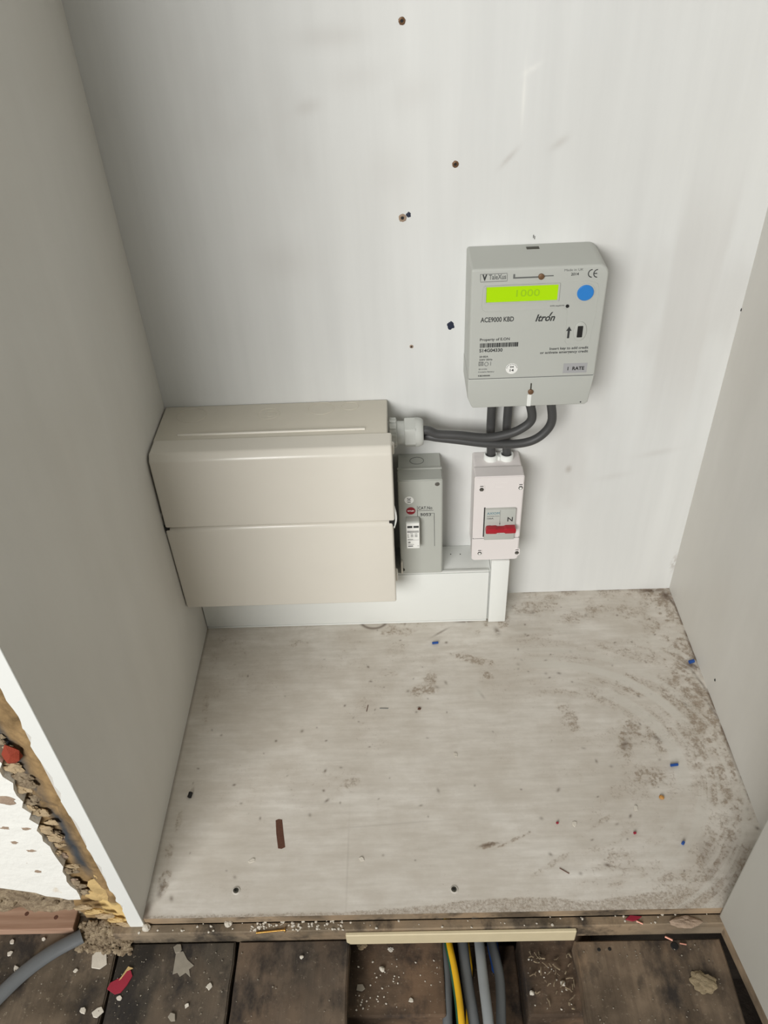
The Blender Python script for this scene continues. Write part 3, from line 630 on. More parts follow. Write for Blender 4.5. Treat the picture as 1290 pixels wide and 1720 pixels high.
# ledge items
a, b_ = at(430, 1567, 'z', -.0115), at(478, 1562, 'z', -.0115); a.y -= .0; d = (b_-a)
bm = tube([a, a+d*.1, b_], .00095, 10); nail = obj('brass_nail', bm, M['brass'], None, a, True); tag(nail, 'brass nail lying on the front ledge', 'nail')
obj('nail_head', tube([b_, b_+d.normalized()*.0007], .0022, 14), M['brass'], nail, smooth=True)
rod('copper_offcut', 1074, 1550, .006, -.5, .0008, M['copper'], 'bright copper strand on the ledge beside the red scrap', 'offcut', -.0122)
rod('copper_offcut', 1123, 1577, .007, -.5, .0010, M['copper'], 'bright copper strand on the right floorboard below the ledge', 'offcut', -.031)
rod('copper_offcut', 1147, 1586, .006, -.2, .0007, M['copper'], 'dull copper strand at the right, beside the dark knot hole', 'offcut', -.031)
ragged_patch([(1050, 1545), (1058, 1538), (1078, 1540), (1070, 1546), (1062, 1548)], -.0124, .0012, 'crimson', 'paper_scrap', 'small red scrap on the front ledge', 'scrap')
p = at(1150, 1551, 'z', -.0125); bm = lump((p.x, p.y+.001, -.0125), .010, 12, 3, .3, (1.3, .5, .35)); tag(obj('rubble_lump', bm, M['stone2'], None, p), 'low tan and orange rubble lump on the ledge at right', 'debris')
p = at(1133, 1589, 'z', -.032); tag(obj('knot_hole', lathe([(.0001, -.0316), (.0030, -.0316), (.0037, -.0319)], (p.x, p.y), 'z', 16), M['black'], bpy.data.objects['floorboard.003']), '', ''); 
k_ = bpy.data.objects['knot_hole']; del k_['label']; del k_['category']; k_.location = (0, 0, 0)
for px, py in ((1006, 1595), (1024, 1594)):
    p = at(px, py, 'z', -.032)
    o = obj('nail_hole', lathe([(.0001, -.0317), (.0012, -.0317), (.0017, -.0319)], (p.x, p.y), 'z', 12), M['black'], bpy.data.objects['floorboard.003'])
rg = random.Random(5)
bm = bmesh.new()
for k in range(38):
    x, y = rg.uniform(.362, .402), rg.uniform(-.475, -.425); a = rg.uniform(0, PI); L = rg.uniform(.002, .008)
    z = -.0590+rg.uniform(0, .003); d = Vector((math.cos(a), math.sin(a), rg.uniform(-.1, .2)))*L/2; c = Vector((x, y, z+.001)); tube([c-d, c+Vector((rg.uniform(-.001, .001), rg.uniform(-.001, .001), .0004)), c+d], rg.uniform(.0003, .0008), 6, bm)
o = obj('wood_shreds', bm, M['rubble'], None, (0, 0, 0)); tag(o, 'loose wood shreds on the right timber in the hole', 'wood shreds'); o['kind'] = 'stuff'

# drill holes and ink marks on the back wall
def hole_at(px, py, r, mat, kind, lb, plug=True):
    p = at(px, py, 'y', 0); bm = lathe([(r*1.25, .0003), (r*1.15, -.0006), (r*.75, -.0010), (r*.55, -.0004), (.0001, -.0003)], (p.x, p.z), 'y', 18)
    rg = random.Random(px)
    for v in bm.verts: v.co.x += rg.uniform(-.12, .12)*r; v.co.z += rg.uniform(-.12, .12)*r
    o = obj(kind, bm, M[mat], wall_back, smooth=True, label=lb); obj('dark_centre', cyl((p.x, p.z), 'y', r*.5, -.0006, .0, 14), M['black'], o); return o
hole_at(675, 35, .0024, 'bronze', 'drill_hole', 'brown screw hole near the top of the wall')
hole_at(765, 276, .0025, 'bronze', 'drill_hole', 'plugged hole above and left of the meter')
hole_at(676, 366, .0030, 'stone2', 'drill_hole', 'torn plugged hole beside a navy mark')
hole_at(691, 582, .0016, 'stone2', 'drill_hole', 'small brown hole left of the meter')
for (px, py, r, lb) in ((686, 361, .0024, 'navy mark beside the torn hole'), (757, 547, .0042, 'ragged navy mark left of the meter')):
    p = at(px, py, 'y', 0); obj('ink_mark', lump((p.x, 0, p.z), r, px, 3, .35, (.85, .1, 1.05)), M['navy'], wall_back, label=lb)
for (px, py) in ((896, 397), (898, 399)):
    p = at(px, py, 'y', 0); obj('pencil_mark', box(p.x-.0003, p.x+.0003, -.0003, .0001, p.z-.0015, p.z+.0015), M['darkscrew'], wall_back)

# ------------------------------------------------------------------ CONSUMER UNIT
cu = thing('consumer_unit', 'large cream metal fuse box with a two-flap cover, against the left wall', 'fuse box', (.123, 0, .095))
o = obj('base_box', box(.0015, .2425, -.066, -.0005, .092, .3035, .0015, 3), M['cream_base'], cu, smooth=True)
# knockouts and pressed rib on its top
for px, py, rx in ((322, 697, .016), (452, 694, .012), (455, 694, .006), (540, 685, .014), (588, 681, .009)):
    p = at(px, py, 'z', .3035); bm = bmesh.new(); pts = [Vector((p.x+rx*math.cos(a), p.y-.001+rx*.85*math.sin(a), .3036)) for a in [2*PI*i/28 for i in range(29)]]
    obj('knockout', tube(pts, .00028, 6), M['cream_base'], o, smooth=True)
a, b_ = at(310, 735, 'z', .3035), at(600, 724, 'z', .3035); yr = -.0565
obj('pressed_rib', tube(smoothpath([(a.x, yr, .3030), (a.x+.006, yr, .3036), (b_.x-.006, yr, .3036), (b_.x, yr, .3030)], 6), .0016, 10), M['cream'], o, smooth=True)
# upper flap: profile in (y, z), slightly wider than the base
def cover(name, prof, x0, x1, bev, label=None):
    bm = prism(prof, 'x', x0, x1); bmesh.ops.bevel(bm, geom=[e for e in bm.edges if not (abs(e.verts[0].co.y+.064) < .003 and abs(e.verts[1].co.y+.064) < .003)], offset=bev, segments=4, affect='EDGES', profile=.5)
    return obj(name, bm, M['cream'], cu, smooth=True, label=label)
up_ = cover('upper_flap', [(-.0662, .2135), (-.0985, .2135), (-.0945, .2975), (-.0885, .3042), (-.0662, .3042)], .0022, .2468, .0022)
lo_ = cover('lower_flap', [(-.0662, .0905), (-.0980, .0905), (-.0975, .2075), (-.0950, .2115), (-.0662, .2115)], .0010, .2448, .0022)
p = at(371, 766, 'z', .300); obj('paint_chip', lump((p.x, p.y, .3005), .0015, 2, 1, .4, (1.2, .5, .6)), M['inkmid'], up_)
for sx, x in ((1, .2448), (-1, .0012)):
    bm = box(x-.004 if sx > 0 else x-.0005, x+.0012 if sx > 0 else x+.0045, -.0965, -.090, .2045, .2150, .0003, 1)
    h = obj('hinge_slot', bm, M['black'], cu)
    x2 = x+sx*.0022
    bm = tube(smoothpath([(x2-sx*.001, -.092, .2300), (x2+sx*.0010, -.093, .2200), (x2+sx*.0012, -.0945, .2120), (x2-sx*.0006, -.093, .2030), (x2-sx*.001, -.090, .1990)], 6), .0011, 10, flat=(.0011, .0022))
    obj('hinge_clip', bm, M['pvc'], cu, smooth=True)
obj('side_lug', box(.2425, .2490, -.078, -.070, .285, .297, .0015, 2), M['cream'], cu, smooth=True)
obj('side_lug', box(.2425, .2475, -.086, -.076, .112, .124, .0015, 2), M['cream'], cu, smooth=True)
# cable gland on the right side
gy_, gz_ = -.030, .2795
gl = obj('cable_gland', lathe([(.0125, .2425), (.0125, .2650), (.0125, .2655)], (gy_, gz_), 'x', 32), M['gland'], cu, smooth=True, label='white nylon gland body')
bm = lathe([(.0138, .2440), (.0150, .2444), (.0150, .2515), (.0142, .2520), (.0120, .2520)], (gy_, gz_), 'x', 32)
obj('lock_nut', bm, M['gland'], gl, smooth=True)
for k in range(12):
    a = 2*PI*k/12+.12; bm = box(.2446, .2513, -.0012, .0012, .0138, .0164, .0003, 1)
    bmesh.ops.rotate(bm, verts=bm.verts, cent=(0, 0, 0), matrix=Matrix.Rotation(a, 3, 'X')); bmesh.ops.translate(bm, verts=bm.verts, vec=(0, gy_, gz_)); obj('lock_nut_rib', bm, M['gland'], gl)
pts = [(gy_+.0168*math.cos(2*PI*k/6+.3), gz_+.0168*math.sin(2*PI*k/6+.3)) for k in range(6)]
obj('dome_nut_hex', prism(pts, 'x', .2600, .2725, .0012, 3), M['gland'], gl, smooth=True)
obj('dome_nut', lathe([(.0158, .2715), (.0157, .2745), (.0150, .2775), (.0136, .2798), (.0125, .2803), (.0102, .2803), (.0100, .2790)], (gy_, gz_), 'x', 36), M['gland'], gl, smooth=True)
obj('gland_seal', cyl((gy_, gz_), 'x', .0101, .262, .2797, 28), M['black'], gl)

# ------------------------------------------------------------------ ELECTRICITY METER
MF = -.0535
mt = thing('electricity_meter', 'grey prepayment electricity meter with green display and blue button', 'electricity meter', (.387, 0, .3215))
mx0, mx1, mz0, mzj, mz1 = .3245, .4485, .3225, .3560, .4685
def mp(px, py): p = at(px, py, 'y', MF); return p.x, p.z
bm = prism(rrect(mx0, mx1, mzj, mz1, (0, 0, .010, .0025)), 'y', -.0005, MF, bev=0)
bmesh.ops.bevel(bm, geom=[e for e in bm.edges if all(abs(v.co.y-MF) < 1e-5 for v in e.verts) and not all(abs(v.co.z-mzj) < 1e-5 for v in e.verts)], offset=.0022, segments=4, affect='EDGES', profile=.5)
casing = obj('casing', bm, M['meter'], mt, smooth=True)
pts = [(mx0+.004, mz0+.0015), (mx0+.0055, mz0), (mx1-.0065, mz0), (mx1-.0035, mz0+.0025), (mx1-.0005, mzj-.0004), (mx0-.0003, mzj-.0004), (mx0-.0003, mz0+.012)]
bm = prism(pts, 'y', -.0005, MF-.0006, bev=0); bmesh.ops.bevel(bm, geom=[e for e in bm.edges if all(abs(v.co.y-MF+.0006) < 1e-5 for v in e.verts)], offset=.0012, segments=3, affect='EDGES', profile=.5)
tc_ = obj('terminal_cover', bm, M['meter'], mt, smooth=True)
obj('joint_line', box(mx0+.001, mx1-.002, MF-.0002, MF+.004, mzj-.0005, mzj+.0001), M['inkmid'], mt)
obj('hanging_tab', box(.3795, .3915, -.0125, -.0070, mz1-.001, mz1+.0004, .0003, 1), M['darkscrew'], mt)
def frame_line(pix, r, mat, parent, name='moulded_line', y=MF, closed=True):
    P = [at(x, yy, 'y', y) for x, yy in pix]
    if closed: P.append(P[0])
    out = []
    for a, b_ in zip(P, P[1:]):
        for k in range(4): out.append(a+(b_-a)*k/4)
    out.append(P[-1]); return obj(name, tube(out, r, 6), M[mat], parent, smooth=True)
# display
x0, z0 = mp(816, 509); x1, z1 = mp(938, 479); z0 = (mp(816, 509)[1]+mp(937, 502)[1])/2; z1 = (mp(817, 482)[1]+mp(940, 477)[1])/2
disp = obj('display', prism(rrect(x0, x1, z0, z1, .0006), 'y', MF+.0008, MF-.0003), M['lcd'], mt, label='lit yellow-green display')
bm = bmesh.new()
for (a, b_, c, d) in ((x0-.0016, x1+.0016, z1, z1+.0012), (x0-.0016, x1+.0016, z0-.0012, z0), (x0-.0016, x0, z0, z1), (x1, x1+.0016, z0, z1)): box(a, b_, MF-.0013, MF+.001, c, d, .0002, 1, bm)
obj('display_bezel', bm, M['meter'], mt)
obj('display_digits', text_bm('1000', x0+(x1-x0)*.42, x0+(x1-x0)*.75, z0+(z1-z0)*.3, (z1-z0)*.45, MF-.0003), M['lcddigit'], disp)
# moulded outline round display and key area
frame_line([(811, 486), (813, 481), (860, 477), (960, 473), (990, 471), (1004, 476), (1006, 486), (1000, 530), (990, 572), (984, 577), (952, 578), (949, 574), (953, 524), (951, 519), (944, 517), (880, 521), (815, 524), (810, 520), (809, 515)], .00028, 'meter', mt)
# button
bx, bz = mp(983, 491)
obj('button_collar', lathe([(.0088, MF+.0002), (.0088, MF-.0007), (.0079, MF-.0008)], (bx, bz), 'y', 36), M['meter'], mt, smooth=True)
obj('push_button', lathe([(.0076, MF), (.0076, MF-.0014), (.0070, MF-.0019), (.0001, MF-.0020)], (bx, bz), 'y', 36), M['blue'], mt, smooth=True, label='round blue push button')
# key slot
kx, kz = mp(974, 556)
bm = prism([(kx+.0062*math.cos(a), kz+.0098*math.sin(a)) for a in [2*PI*i/32 for i in range(32)]], 'y', MF+.001, MF-.0012, .0005, 3)
ks = obj('key_socket', bm, M['meter'], mt, smooth=True); obj('key_slot', prism(rrect(kx-.0027, kx+.0024, kz-.0060, kz+.0058, .0006), 'y', MF-.0011, MF-.00135), M['black'], ks)
obj('indicator_light', cyl(mp(953, 514), 'y', .0016, MF+.001, MF-.0007, 18), M['black'], mt)
# screws with sealing slots
sx_, sz_ = mp(909, 464)
sc = obj('sealing_screw', lathe([(.0027, MF+.001), (.0027, MF-.0016), (.0020, MF-.0020), (.0001, MF-.0021)], (sx_, sz_), 'y', 20), M['bronze'], mt, smooth=True)
a1 = mp(862, 467); a2 = mp(896, 465); obj('seal_groove', box(a1[0], a2[0]+.006, MF-.00035, MF+.001, sz_-.0012, sz_+.0001), M['inkmid'], mt)
obj('seal_groove', box(a1[0], a1[0]+.0015, MF-.0004, MF+.001, sz_-.0010, sz_+.0030), M['inkmid'], mt); a3 = mp(930, 463)
obj('seal_groove', box(sx_+.002, a3[0], MF-.0003, MF+.001, sz_-.0003, sz_+.0006), M['inkmid'], mt)
sx_, sz_ = mp(891, 657); sc = obj('sealing_screw', lathe([(.0027, MF+.001), (.0027, MF-.0022), (.0020, MF-.0026), (.0001, MF-.0027)], (sx_, sz_), 'y', 20), M['bronze'], mt, smooth=True)
obj('seal_groove', box(sx_-.0006, sx_+.0006, MF-.0009, MF+.001, sz_+.0028, sz_+.0095), M['darkscrew'], mt)
obj('seal_channel', box(sx_-.0028, sx_+.0014, MF-.0012, MF+.001, mz0+.0002, sz_-.0035, .0006, 2), M['pvc'], mt)
# lettering
def mtext(s, pl, pr, h, mat='ink', shear=0, bold=0, y=MF, name='lettering', parent=mt):
    a = at(pl[0], pl[1], 'y', y); b_ = at(pr[0], pr[1], 'y', y)
    return obj(name, text_bm(s, a.x, b_.x, (a.z+b_.z)/2, h, y, shear, bold), M[mat], parent)
mtext('TaleXus', (821, 470), (850, 468), .0046, 'inkmid', bold=.012)
frame_line([(807, 461), (852, 459), (852, 472), (807, 474)], .00022, 'inkmid', mt, 'logo_frame', MF-.0001)
mtext('V', (810, 471), (818, 471), .0052, 'ink', bold=.05, name='logo')
mtext('Made in UK', (948, 456), (980, 454), .0022, 'inkmid'); mtext('2014', (959, 463), (972, 462), .0025, 'ink', bold=.01)
# CE mark: two arcs and a bar
bm = bmesh.new()
for px in (994.5, 1003.5):
    cx_, cz_ = mp(px, 459); tube([Vector((cx_+.0033*math.cos(a), MF-.0001, cz_+.0036*math.sin(a))) for a in [PI*.5+PI*i/12 for i in range(13)]], .00045, 6, bm)
cx_, cz_ = mp(1003.5, 459); tube([Vector((cx_-.0033, MF-.0001, cz_)), Vector((cx_-.0003, MF-.0001, cz_))], .00045, 6, bm); obj('conformity_mark', bm, M['ink'], mt)
mtext('ACE9000 KBD', (807, 542), (863, 539), .0048, 'ink', bold=.012)
mtext('Itron', (899, 540), (932, 538), .0068, 'ink', shear=.3, bold=.018, name='logo')
a = mp(925, 530); obj('logo', prism([(a[0]-.0016, a[1]-.0005), (a[0]-.0004, a[1]-.0005), (a[0]+.0020, a[1]+.0038), (a[0]+.0002, a[1]+.0030)], 'y', MF, MF-.0002), M['ink'], mt)
# arrow
a = mp(954, 568); b_ = mp(955, 547); obj('arrow_mark', prism([(a[0]-.0010, a[1]), (a[0]+.0010, a[1]), (a[0]+.0010, a[1]+.0078), (a[0]+.0026, a[1]+.0076), (a[0], a[1]+.0122), (a[0]-.0026, a[1]+.0076), (a[0]-.0010, a[1]+.0078)], 'y', MF, MF-.0002), M['ink'], mt)
mtext('kWh imp/kWh', (924, 515), (948, 514), .0013, 'inkmid', bold=.02)
mtext('Property of E.ON', (806, 573), (856, 571), .0027, 'ink', bold=.01)
bm = bmesh.new(); rg = random.Random(2); a = mp(806, 584); b_ = mp(871, 582); x = a[0]; zb = (a[1]+b_[1])/2
while x < b_[0]-.001:
    w_ = rg.choice((.0004, .0007, .0011, .0015)); box(x, x+w_, MF-.00015, MF+.0002, zb, zb+.0046, bm=bm); x += w_+rg.choice((.0003, .0004, .0006))
obj('barcode', bm, M['ink'], mt)
mtext('S14G04330', (805, 592), (844, 590), .0034, 'ink', bold=.02)
mtext('20-85A', (805, 601), (820, 600), .0018, 'ink', bold=.01); mtext('230V 50Hz', (805, 606), (827, 605), .0018, 'ink', bold=.01)
bm = bmesh.new(); a = mp(804, 614.5); 
for (u0, u1, w0, w1) in ((0, .0044, 0, .0006), (0, .0044, .0036, .0042), (0, .0006, 0, .0042), (.0038, .0044, 0, .0042), (.0014, .0032, .0011, .0015), (.0014, .0032, .0027, .0031), (.0014, .0018, .0011, .0031), (.0028, .0032, .0011, .0031)): box(a[0]+u0, a[0]+u1, MF-.00015, MF+.0002, a[1]+w0, a[1]+w1, bm=bm)
a2 = mp(817, 611.5); tube([Vector((a2[0]+.0018*math.cos(t_), MF-.0001, a2[1]+.0020*math.sin(t_))) for t_ in [2*PI*i/20 for i in range(21)]], .00025, 6, bm); a3 = mp(823.5, 614); box(a3[0], a3[0]+.0005, MF-.00015, MF+.0002, a3[1], a3[1]+.0042, bm=bm)
obj('rating_symbols', bm, M['inkmid'], mt)
mtext('BS 61036', (804, 621.5), (818, 621), .0014, 'inkmid', bold=.01); mtext('Contains Battery', (803, 626), (830, 625), .0014, 'inkmid', bold=.01); mtext('KBD00000', (803, 632.5), (823, 632), .0015, 'ink', bold=.02)
a = mp(859.5, 619); st = obj('certification_sticker', cyl(a, 'y', .0058, MF+.0002, MF-.0003, 32), M['white'], mt, label='round white sticker')
obj('lettering', text_bm('04', a[0]-.0018, a[0]+.0018, a[1]+.0010, .0020, MF-.0003, 0, .02), M['ink'], st)
obj('lettering', text_bm('14', a[0]-.0018, a[0]+.0020, a[1]-.0030, .0026, MF-.0003, 0, .02), M['ink'], st)
bm = bmesh.new()
for i in range(9):
    t_ = PI*(.93-.86*i/8); c_ = (a[0]+.0050*math.cos(t_), a[1]+.0050*math.sin(t_)); box(c_[0]-.0003, c_[0]+.0003, MF-.00045, MF, c_[1]-.0005, c_[1]+.0004, bm=bm)
obj('lettering', bm, M['ink'], st)
mtext('Insert key to add credit', (923, 588), (988, 585), .0026, 'ink', bold=.012); mtext('or activate emergency credit', (907, 594.5), (987.5, 591.5), .0026, 'ink', bold=.012)
a = mp(945, 627); b_ = mp(987, 609); lab = obj('rate_label', box(a[0], b_[0], MF-.0002, MF+.0002, (a[1]+mp(986, 625)[1])/2, (b_[1]+mp(946, 611)[1])/2, .0001, 1), M['plate'], mt, label='silver grey label')
mtext('1  RATE', (953, 622), (981, 620.5), .0036, 'black', bold=.02, y=MF-.0002, parent=lab)
a = at(975, 675, 'y', MF-.0006); obj('cover_dot', cyl((a.x, a.z), 'y', .0007, MF, MF-.0009, 8), M['black'], mt)

# ------------------------------------------------------------------ CABLES OF THE METER
def tail(name, pix, label, group=None, r=.0047):
    P = [at(x, y, 'y', yy) if not isinstance(x, tuple) else Vector(x) for (x, y, yy) in pix]
    o = obj(name, tube(smoothpath(P, 10), r, 18), M['cable'], None, P[0], True); return tag(o, label, 'cable')
GX, GZ = at(823, 766, 'z', .2320), at(852, 764, 'z', .2320)
t1x, t2x = .3500, .3672
tail('meter_cable', [((.3535, -.020, .3235), 0, 0), ((.3535, -.020, .318), 0, 0), ((.3535, -.0185, .296), 0, 0), ((.354, -.016, .268), 0, 0), ((.3558, -.0138, .24), 0, 0), ((.3560, -.0135, .2335), 0, 0)], 'left of two short dark cables dropping from the meter into the white switch')
tail('meter_cable', [((.3715, -.020, .3235), 0, 0), ((.3715, -.020, .318), 0, 0), ((.3710, -.0185, .296), 0, 0), ((.3715, -.016, .268), 0, 0), ((.3733, -.0138, .24), 0, 0), ((.3735, -.0135, .2335), 0, 0)], 'right of two short dark cables dropping from the meter into the white switch')
yc = -.036
tail('meter_cable', [((.3900, -.036, .3235), 0, 0), ((.3897, -.036, .3180), 0, 0), (893, 704, yc), (872, 722, yc), (845, 731, yc), (815, 735, yc), (770, 731, -.0355), (735, 729, -.035), ((.284, -.0345, .2845), 0, 0), ((.270, -.0345, .2838), 0, 0)], 'upper dark cable curving from the meter into the white gland')
tail('meter_cable', [((.4115, -.036, .3235), 0, 0), ((.4115, -.036, .3180), 0, 0), (927, 706, yc), (914, 727, yc), (891, 741, yc), (858, 746, yc), (815, 744.5, yc), (770, 739, -.034), (735, 735, -.031), ((.284, -.0285, .2730), 0, 0), ((.270, -.0280, .2728), 0, 0)], 'lower dark cable sweeping widest from the meter into the white gland')

# ------------------------------------------------------------------ GREY FUSED ENCLOSURE
en = thing('fused_enclosure', 'narrow grey metal enclosure with a plug-in fuse carrier, right of the cream fuse box', 'enclosure', (.2755, 0, .0885))
GF = -.0500
bm = prism([(-.0005, .0885), (-.0265, .0885), (-.0275, .2298), (-.0005, .2298)], 'x', .2520, .2990); o = obj('body', bm, M['grey_box'], en)
bm = prism([(-.0275, .0885), (GF, .0885), (GF, .2298), (-.0285, .2298)], 'x', .2510, .3000); bmesh.ops.bevel(bm, geom=bm.edges[:], offset=.0010, segments=3, affect='EDGES')
lid = obj('front_cover', bm, M['grey_box'], en, smooth=True)
obj('seam_lip', box(.2508, .3003, -.0300, -.0268, .0885, .2306, .0005, 2), M['grey_box'], en, smooth=True)
p = at(700, 774, 'z', .2298); obj('knockout', tube([Vector((p.x+.0077*math.cos(t_), p.y+.0065*math.sin(t_), .2299)) for t_ in [2*PI*i/28 for i in range(29)]], .0003, 6), M['inkmid'], o)
def gp(px, py): p = at(px, py, 'y', GF); return p.x, p.z
for px, py, m_ in ((734.5, 813, 'screw'), (676.5, 957, 'darkscrew')):
    a = gp(px, py); s_ = obj('cover_screw', lathe([(.0026, GF+.0004), (.0026, GF-.0003), (.0019, GF-.0006), (.0001, GF-.0004)], a, 'y', 20), M[m_], en, smooth=True)
a = gp(687, 840); o = obj('recycling_sticker', cyl(a, 'y', .0052, GF+.0001, GF-.0003, 30), M['white'], en, label='round white sticker with a crossed-out bin')
bm = bmesh.new(); Y_ = GF-.00035
for p0, p1 in (((-.002, .0028), (.002, .0028)), ((-.0015, .0028), (-.0009, -.0008)), ((.0015, .0028), (.0009, -.0008)), ((-.0009, -.0008), (.0009, -.0008)), ((-.0022, -.0012), (.0022, .0032)), ((-.0022, .0032), (.0022, -.0012))): tube([Vector((a[0]+p0[0], Y_, a[1]+p0[1])), Vector((a[0]+p1[0], Y_, a[1]+p1[1]))], .0002, 5, bm)
box(a[0]-.0018, a[0]+.0018, GF-.0005, GF, a[1]-.0034, a[1]-.0025, bm=bm); obj('bin_symbol', bm, M['ink'], o)
a = gp(690, 858); o = obj('brand_badge', cyl(a, 'y', .0052, GF+.0001, GF-.0003, 30), M['darkred'], en, label='round dark red badge'); obj('lettering', text_bm('WYLEX', a[0]-.0040, a[0]+.0040, a[1]-.0008, .0017, GF-.0003, 0, .03), M['white'], o)
mtext('CAT.No', (702.5, 856), (726, 855), .0042, 'ink', bold=.006, y=GF, parent=en)
mtext('5053', (706, 867), (724, 866), .0040, 'ink', bold=.006, y=GF, parent=en)
bm = bmesh.new()
def gline(p0, p1, r=.00025): a_ = at(*p0, 'y', GF); b2 = at(*p1, 'y', GF); tube([a_, b2], r, 6, bm)
gline((701, 850), (701.5, 868)); gline((701, 858), (728, 857)); gline((706, 863.5), (729.5, 862)); gline((729.5, 862), (730, 917)); obj('printed_frame', bm, M['ink'], en)
obj('blank_strip', box(gp(705, 870)[0], gp(728, 870)[0], GF-.0004, GF+.0001, gp(705, 875)[1], gp(705, 867.5)[1], .0001, 1), M['grey_box'], en)
# fuse carrier
cx0, cx1 = gp(681.5, 880)[0], gp(705, 880)[0]; cz1 = .1650; cz0 = gp(682, 921)[1]-.0005
YF = GF-.0105
q0 = at(681.5, 878, 'y', YF); q1 = at(705, 877, 'y', YF); q2 = at(682, 921, 'y', YF)
fc = obj('fuse_carrier', box(q0.x, q1.x, YF, GF, q2.z-.001, q0.z+.0005, .0012, 3), M['module'], en, smooth=True, label='pale grey plug-in fuse carrier')
fl = obj('carrier_label', box(q0.x+.0006, q1.x-.0006, YF-.0003, YF+.0002, q2.z, q0.z-.0012, .0001, 1), M['white'], fc, label='white label with fine print'); w_ = q1.x-q0.x; h_ = q0.z-q2.z
bm = bmesh.new(); YL = YF-.0003
for (u0, u1, v0, v1) in ((.10, .46, .84, .92), (.54, .92, .84, .92), (.08, .92, .70, .72), (.08, .92, .655, .675), (.10, .18, .56, .575), (.10, .18, .51, .525), (.10, .22, .46, .475), (.34, .52, .56, .57), (.34, .52, .53, .54), (.34, .52, .50, .51), (.34, .52, .47, .48), (.62, .82, .56, .57), (.62, .82, .53, .54), (.62, .82, .50, .51), (.62, .82, .47, .48), (.08, .92, .34, .345), (.10, .5, .365, .38), (.10, .55, .16, .17), (.12, .48, .08, .11), (.80, .92, .09, .10), (.30, .50, .61, .62), (.62, .82, .61, .62)):
    box(q0.x+w_*u0, q0.x+w_*u1, YL-.00012, YL+.0001, q2.z+h_*v0*.95, q2.z+h_*v1*.95, bm=bm)
obj('fine_print', bm, M['ink'], fl); obj('lettering', text_bm('2B', q0.x+w_*.1, q0.x+w_*.3, q2.z+h_*.21, .0022, YL, 0, .02), M['ink'], fl)
obj('side_lug', box(.2510, .2535, -.0545, -.0500, .0935, .112, .0008, 2), M['cream'], en, smooth=True)

# ------------------------------------------------------------------ WHITE ISOLATOR SWITCH
sw = thing('isolator_switch', 'white plastic isolator switch with red lever below the meter', 'switch', (.3625, 0, .1065))
SF = -.0485
obj('base', prism(rrect(.3365, .3890, .1065, .2290, .002), 'y', -.0005, -.030, .0006, 2), M['switch'], sw, smooth=True)
bm = prism(rrect(.3352, .3895, .1405, .2300, (0, 0, .002, .002)), 'y', -.0305, SF, 0); bmesh.ops.bevel(bm, geom=[e for e in bm.edges if all(abs(v.co.y-SF) < 1e-5 for v in e.verts) and not all(abs(v.co.z-.1405) < 1e-5 for v in e.verts)], offset=.0010, segments=3, affect='EDGES')
uc = obj('upper_cover', bm, M['switch'], sw, smooth=True)
bm = prism(rrect(.3350, .3893, .1060, .1402, (.004, .004, 0, 0)), 'y', -.0305, SF-.0002, 0); bmesh.ops.bevel(bm, geom=[e for e in bm.edges if all(abs(v.co.y-SF+.0002) < 1e-5 for v in e.verts) and not all(abs(v.co.z-.1402) < 1e-5 for v in e.verts)], offset=.0010, segments=3, affect='EDGES')
lc = obj('lower_cover', bm, M['switch'], sw, smooth=True)
obj('cover_seam', box(.3356, .3890, SF-.0001, SF+.003, .13995, .1408), M['inkmid'], sw)
for px, py, k in ((809, 822, 0), (874.5, 819, 1), (805.5, 929, 2), (868, 928, 3)):
    a = at(px, py, 'y', SF); s_ = obj('screw_boss', prism(rrect(a.x-.0034, a.x+.0034, a.z-.0046, a.z+.0062, (.0028, .0028, .0016, .0016)), 'y', SF+.001, SF-.0006, .0002, 1), M['switch'], sw, smooth=True)
    obj('screw_recess', prism([(a.x+.0026*math.cos(PI/3*i), a.z+.0026*math.sin(PI/3*i)) for i in range(6)], 'y', SF, SF-.0007), M['darkscrew'], s_)
    hd = obj('screw_head', cyl((a.x, a.z-.0003), 'y', .0015, SF, SF-.0011, 14, .0002), M['screw'] if k in (0, 3) else M['white'], s_, smooth=True)
    obj('screw_notch', box(a.x-.0018, a.x+.0018, SF-.0008, SF, a.z+.0042, a.z+.0051), M['black'], s_)
    obj('screw_notch', box(a.x-.0016, a.x+.0016, SF-.0009, SF, a.z+.0018, a.z+.0024), M['black'], s_)
# window with the switch module
a = at(815, 852, 'y', SF); b_ = at(869, 850, 'y', SF); c_ = at(814, 902, 'y', SF); wx0, wx1, wz1, wz0 = a.x, b_.x, a.z, c_.z-.0006
obj('window_shadow_gap', box(wx0-.0012, wx0+.0004, SF-.0002, SF+.001, wz0+.001, wz1-.0004), M['black'], sw)
MFY = SF-.0040
mod = obj('switch_module', box(wx0, wx1-.0015, MFY, SF+.002, wz0-.0010, wz1-.0010, .0008, 2), M['module'], sw, smooth=True, label='light grey two-pole switch module')
obj('module_split', box((wx0+wx1)/2-.0013, (wx0+wx1)/2-.0010, MFY-.0001, MFY+.001, wz0+.008, wz1-.0015), M['inkmid'], mod)
def stext(s, pl, pr, h, m_, b=.01): a_ = at(pl[0], pl[1], 'y', MFY); b2 = at(pr[0], pr[1], 'y', MFY); obj('lettering', text_bm(s, a_.x, b2.x, (a_.z+b2.z)/2, h, MFY, 0, b), M[m_], mod)
stext('AXIOM', (818, 865), (839, 863.5), .0034, 'teal', .02); stext('DISTRIBUTION', (818, 868.5), (839, 867), .0010, 'inkmid'); stext('100A', (818, 872.5), (829, 872), .0022, 'inkmid'); stext('N', (852, 876), (861, 875), .0062, 'ink'); stext('OFF', (818, 883), (824, 883), .0008, 'inkmid', 0)
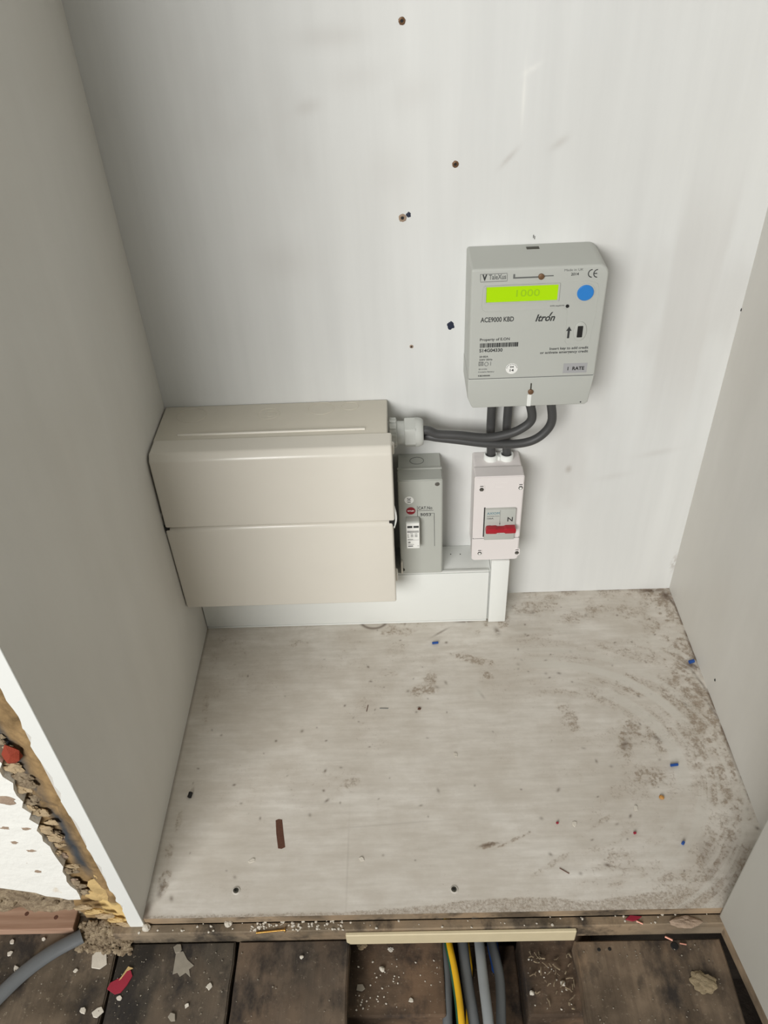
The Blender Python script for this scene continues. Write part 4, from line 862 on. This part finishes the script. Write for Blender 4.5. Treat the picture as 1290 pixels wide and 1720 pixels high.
a = at(839.5, 876, 'y', MFY); obj('printed_arrow', prism([(a.x-.0001, a.z), (a.x-.0001, a.z-.0030), (a.x-.0006, a.z-.0030), (a.x+.0001, a.z-.0046), (a.x+.0008, a.z-.0030), (a.x+.0003, a.z-.0030), (a.x+.0003, a.z)], 'y', MFY, MFY-.0002), M['ink'], mod)
LY = MFY-.0075
a = at(816, 898, 'y', LY); b_ = at(867, 896, 'y', LY); zc = (a.z+b_.z)/2+.0035; xm = (a.x+b_.x)/2
pts = [(a.x, zc-.0032), (xm-.0055, zc-.0036), (xm-.0040, zc-.0022), (xm+.0035, zc-.0022), (xm+.0050, zc-.0036), (b_.x-.0005, zc-.0034), (b_.x, zc+.0008), (b_.x-.001, zc+.0036), (xm+.0055, zc+.0036), (xm+.0035, zc+.0024), (xm-.0035, zc+.0024), (xm-.0055, zc+.0036), (a.x+.001, zc+.0032), (a.x, zc)]
obj('toggle_lever', prism(pts, 'y', MFY+.0005, LY, .0008, 2), M['red'], sw, smooth=True, label='red switch lever')
# cable collars on top
for k, x in enumerate((.3560, .3735)):
    obj('cable_collar', lathe([(.0078, .2285), (.0080, .2325), (.0076, .2350), (.0066, .2358), (.0055, .2350), (.0050, .2320)], (x, -.0135), 'z', 30), M['pvc'], sw, smooth=True)
obj('collar_bridge', box(.3632, .3663, -.018, -.010, .2288, .2345, .0008, 2), M['pvc'], sw, smooth=True)
a = at(840, 815, 'y', SF); obj('embossed_mark', tube([Vector(q_) for q_ in ((a.x-.006, SF, a.z-.003), (a.x+.008, SF, a.z-.003), (a.x+.008, SF, a.z+.003), (a.x-.006, SF, a.z+.003), (a.x-.006, SF, a.z-.003))], .00022, 6), M['switch'], sw)

# ------------------------------------------------------------------ TRUNKING
tr = thing('cable_trunking', 'wide white plastic trunking along the foot of the back wall', 'trunking', (.18, 0, 0))
obj('trunking_base', box(.0008, .3588, -.0452, -.0005, .0005, .0868, .0006, 2), M['pvc'], tr, smooth=True)
obj('trunking_lid', box(.0008, .3568, -.0488, -.0455, .0035, .0855, .0008, 2), M['pvc'], tr, smooth=True)
obj('lid_lip', box(.0008, .3566, -.0482, -.0440, .0862, .0882, .0006, 2), M['pvc'], tr, smooth=True)
obj('lid_lip', box(.0008, .3566, -.0486, -.0440, .0002, .0026, .0006, 2), M['pvc'], tr, smooth=True)
for px, py in ((757, 931), (773, 931)):
    p = at(px, py, 'z', .0868); obj('screw_hole', cyl((p.x, p.y), 'z', .0007, .0866, .0871, 10), M['darkscrew'], tr)
tv = thing('mini_trunking', 'narrow upright white trunking between the switch and the board', 'trunking', (.3693, 0, 0))
obj('trunking_base', box(.3592, .3795, -.0465, -.0005, .0003, .1058, .0006, 2), M['pvc'], tv, smooth=True)
obj('trunking_lid', box(.3586, .3801, -.0510, -.0466, .0003, .1058, .0010, 2), M['pvc'], tv, smooth=True)
